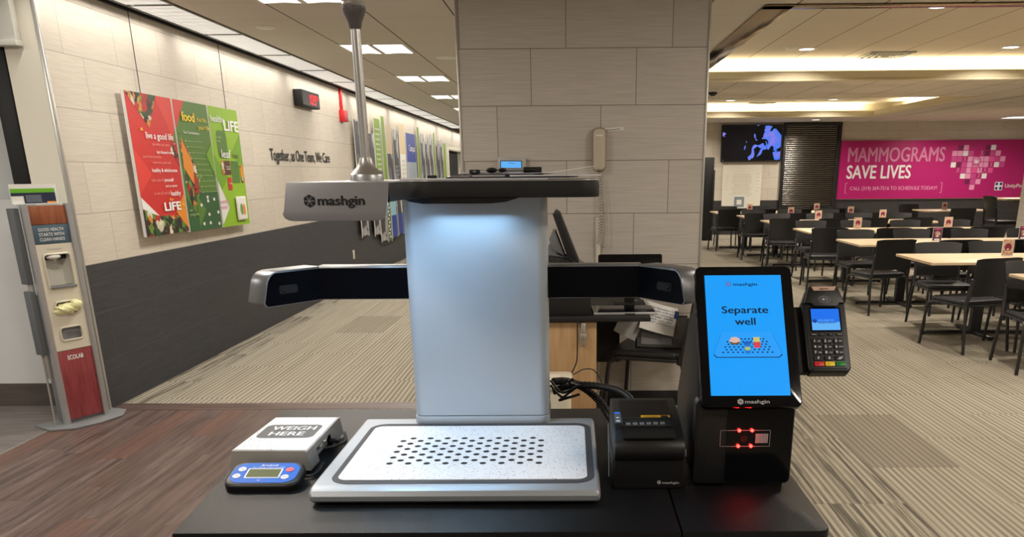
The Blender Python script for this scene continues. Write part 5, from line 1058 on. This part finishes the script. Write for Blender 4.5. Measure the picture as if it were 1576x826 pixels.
for r, row in enumerate(heart):
    for c, ch in enumerate(row):
        if ch == '.': continue
        off = 0
        if ch != 'r': poly(b, [(-cell * .47, -cell * .45), (cell * .45, -cell * .45), (cell * .47, cell * .45), (-cell * .45, cell * .45)], .0012, HXM(c, r), hm[ch])
        if ch in 'rw' and (r + c) % 2 == 0 or ch == 'r':
            q = BT(9.12 + cell * c, 1.965 - cell * r); pts = [(-.03, -.05), (-.01, -.01), (.022, .03), (.012, .052), (-.012, .052), (-.022, .03), (.01, -.01), (.03, -.05)]
            tube(b, [q @ Vector((x, y, .004)) for x, y in pts], .005, 4, mi=1 if ch == 'r' else 4)
cq = BT(9.12 + cell * 4.2, 1.965 - cell * 2.6)
tube(b, [cq @ Vector((.10 * cos(radians(a_)), .10 * sin(radians(a_)) + .03, .006)) for a_ in range(0, 361, 24)], .009, 5, mi=2); tube(b, [cq @ Vector((.12 * cos(radians(a_)), .26 * sin(radians(a_)) - .28, .006)) for a_ in range(20, 161, 20)], .009, 5, mi=2)
poly(b, [(0, -.04), (.05, .02), (.03, .05), (0, .03), (-.03, .05), (-.05, .02)], .008, cq, 5)
obj('heart_mosaic', b, [m_mg, PK1, PK2, PK3, PK4, BW_], t, smooth=False)
b = NB(); q = BT(10.27, 1.09); poly(b, rrect(-.095, .095, -.095, .095, .02), .001, q, 0)
for sx in (-1, 1):
    for sy in (-1, 1): poly(b, rrect(min(sx * .02, sx * .08), max(sx * .02, sx * .08), min(sy * .02, sy * .08), max(sy * .02, sy * .08), .012), .002, q, 1)
obj('cross_logo', b, [BW_, NV_], t, smooth=False)
b = NB(); box(b, 1.9, 3.15, 18.7, 19.5, 0, 1.77, bev=.02); box(b, 3.12, 3.17, 18.68, 18.72, 0, 1.5, bev=.004)
t = thing('vending_cabinet', 'tall black cabinet at the left end of the dining room beside the pillar', 'cabinet', (2.5, 18.7, 0)); b.transform(T(-2.5, -18.7, 0)); obj('body', b, m_blkm, t)
b = NB(); box(b, -.55, .45, -.02, 0, .15, 1.70, bev=.008); obj('door', b, m_blkg, t)

# ------------------------------------------------------------------ tables, chairs, table cards
def make_table(lab):
    t = thing('dining_table', lab, 'table', (0, 0, 0), 0, 'maple dining tables in rows')
    b = NB(); box(b, -.655, .655, -.41, .41, .681, .705, bev=.003); obj('tabletop', b, m_maple, t)
    b = NB(); prism(b, rrect(-.05, .05, -.035, .035, .012), .03, .66); box(b, -.30, .30, -.03, .03, .655, .681, bev=.003); box(b, -.03, .03, -.25, .25, .655, .681, bev=.003); obj('pedestal', b, m_frame, t)
    b = NB(); box(b, -.50, .50, -.03, .03, .012, .035, bev=.006); box(b, -.03, .03, -.33, .33, .012, .035, bev=.006)
    for x, y in ((-.48, 0), (.48, 0), (0, -.31), (0, .31)): cyl(b, (x, y, 0), (x, y, .014), .018)
    obj('foot_bars', b, m_frame, t)
    return t
rows_ = [('front', 5.97, 4.04, 1), ('second', 7.60, 3.79, 2), ('third', 9.45, 3.79, 2), ('fourth', 11.40, 3.79, 2), ('fifth', 13.48, 3.79, 2), ('sixth', 15.13, 3.72, 2), ('farthest', 16.78, 3.50, 2)]
tab0 = None; nc = 0; random.seed(11)
side_word = {0: 'left', 1: 'right'}
def chair_label(row, side, k):
    return 'black chair on the %s side of the %s table row, %s from the left' % ('near' if side < 0 else 'far', row, ordn[k])
for ri, (row, yc, xc, n) in enumerate(rows_):
    for k in range(n):
        lab = 'maple topped table in the %s row, %s end' % (row, 'left' if k == 0 else 'right') if n > 1 else 'maple topped table cut off by the right edge of the photo, nearest the camera'
        loc = (xc + 1.335 * k, yc, 0)
        if tab0 is None: tab0 = make_table(lab); tab0.location = loc
        else: dup(tab0, loc, 0, lab)
    xs_ = [xc - .33 + .665 * q for q in range(2 * n)]
    for k, x in enumerate(xs_):
        for side in (-1, 1):
            if row == 'front':
                if side < 0 or k > 0: continue
                dup(ch0, (3.60, 6.20, 0), radians(180 - 6), 'black chair on the far side of the table cut off by the right photo edge', 'black dining chairs'); continue
            if row == 'second' and k > 2: continue
            jit = random.uniform(-.04, .04); rz = random.uniform(-8, 8)
            no, fo = (.46, .42) if ri >= 4 else (.60, .48)
            if side < 0: loc = (x - .14 + jit, yc - no + random.uniform(-.05, .05), 0); ang = radians(rz)
            else: loc = (x + .04 + jit, yc + fo + random.uniform(-.04, .05), 0); ang = radians(180 + rz * .6)
            if row == 'second' and side < 0 and k == 0: loc = (3.41, 7.0, 0); ang = radians(17)
            if row == 'second' and side > 0 and k == 0: loc = (3.62, 7.98, 0); ang = radians(176)
            if row == 'third' and side < 0 and k == 0: loc = (3.33, 8.93, 0); ang = radians(12)
            if row == 'third' and side < 0 and k == 1: loc = (4.0, 8.85, 0); ang = radians(2)
            if row == 'third' and side < 0 and k == 2: ang = radians(6)
            dup(ch0, loc, ang, chair_label(row, side, k), 'black dining chairs')
# table cards
def make_card(lab, m):
    t = thing('table_card', lab, 'sign', (0, 0, 0), 0, 'printed card stands on the dining tables')
    b = NB(); prism(b, [(-.055, 0), (.055, 0), (.055, .004), (-.055, .004)], 0, .05, Matrix(((1, 0, 0, 0), (0, 0, -1, .02), (0, 1, 0, 0), (0, 0, 0, 1)))); box(b, -.052, .052, .0, .004, .0, .15, bev=.0005); obj('clear_stand', b, m_whitep, t)
    return t
def card_art(t, kind):
    K = frame((0, -.0005, .076), (1, 0, 0), (0, 0, 1)); b = NB(); poly(b, rrect(-.05, .05, -.07, .072, .004), 0, K, 0); poly(b, circ(0, .005 if kind == 0 else 0, .032, .034), .0008, K, 1)
    if kind == 0: poly(b, circ(.0, -.014, .008, .008, 10), .0012, K, 2)
    else: poly(b, rrect(-.03, .03, -.066, -.05, .002), .001, K, 2); poly(b, rrect(-.035, .035, .05, .062, .002), .001, K, 3)
    obj('printed_card', b, [m_cards, mat('card_maroon', (120, 24, 66), .5), m_paper] if kind == 0 else [mat('card_plum', (84, 34, 64), .5), m_cards2, m_paper, PK2], t, smooth=False)
cA = make_card('food print table card on the second row, largest in the photo', m_cards); card_art(cA, 0); cA.location = (4.05, 7.72, .7055); cA.rotation_euler = (0, 0, radians(-4))
cB = make_card('plum coloured table card on the left table of the third row', m_cards2); card_art(cB, 1); cB.location = (4.14, 9.45, .7055); cB.rotation_euler = (0, 0, radians(2))
dup(cB, (5.18, 9.58, .7055), radians(-6), 'plum coloured table card on the right table of the third row')
for x, y, l in ((5.19, 11.55, 'food print table card on the fourth row, just above a plum card'), (3.95, 11.55, 'food print table card on the left table of the fourth row'), (4.05, 13.75, 'food print table card on the left table of the fifth row'), (5.15, 13.9, 'narrow food print table card on the right table of the fifth row'),
                (3.95, 15.1, 'food print table card on the left table of the sixth row'), (5.05, 15.2, 'food print table card on the right table of the sixth row'), (3.55, 16.7, 'food print table card on the left table of the farthest row'), (4.9, 16.8, 'food print table card on the right table of the farthest row')):
    dup(cA, (x, y, .7055), radians(random.uniform(-14, 14)), l)
# far right tables
dup(tab0, (7.68, 16.95, 0), 0, 'maple topped table against the dark back wall, right of the rows'); dup(cA, (7.50, 16.95, .7055), radians(5), 'food print table card on the table against the dark back wall')
dup(ch0, (7.15, 17.55, 0), radians(186), 'black chair left behind the table against the dark back wall', 'black dining chairs'); dup(ch0, (7.38, 16.05, 0), radians(-8), 'black chair in front of the table against the dark back wall', 'black dining chairs')
o = dup(tab0, (9.15, 16.95, 0), 0, 'high maple topped table just left of the pale tiled column'); o.scale = (1, 1, 1.31)
o = dup(ch0, (8.22, 16.1, 0), radians(-86), 'tall black chair seen side on near the tiled column'); o.scale = (1, 1, 1.26)
o = dup(ch0, (8.98, 15.2, 0), radians(8), 'tall black chair half hidden by the tiled column'); o.scale = (1, 1, 1.1)
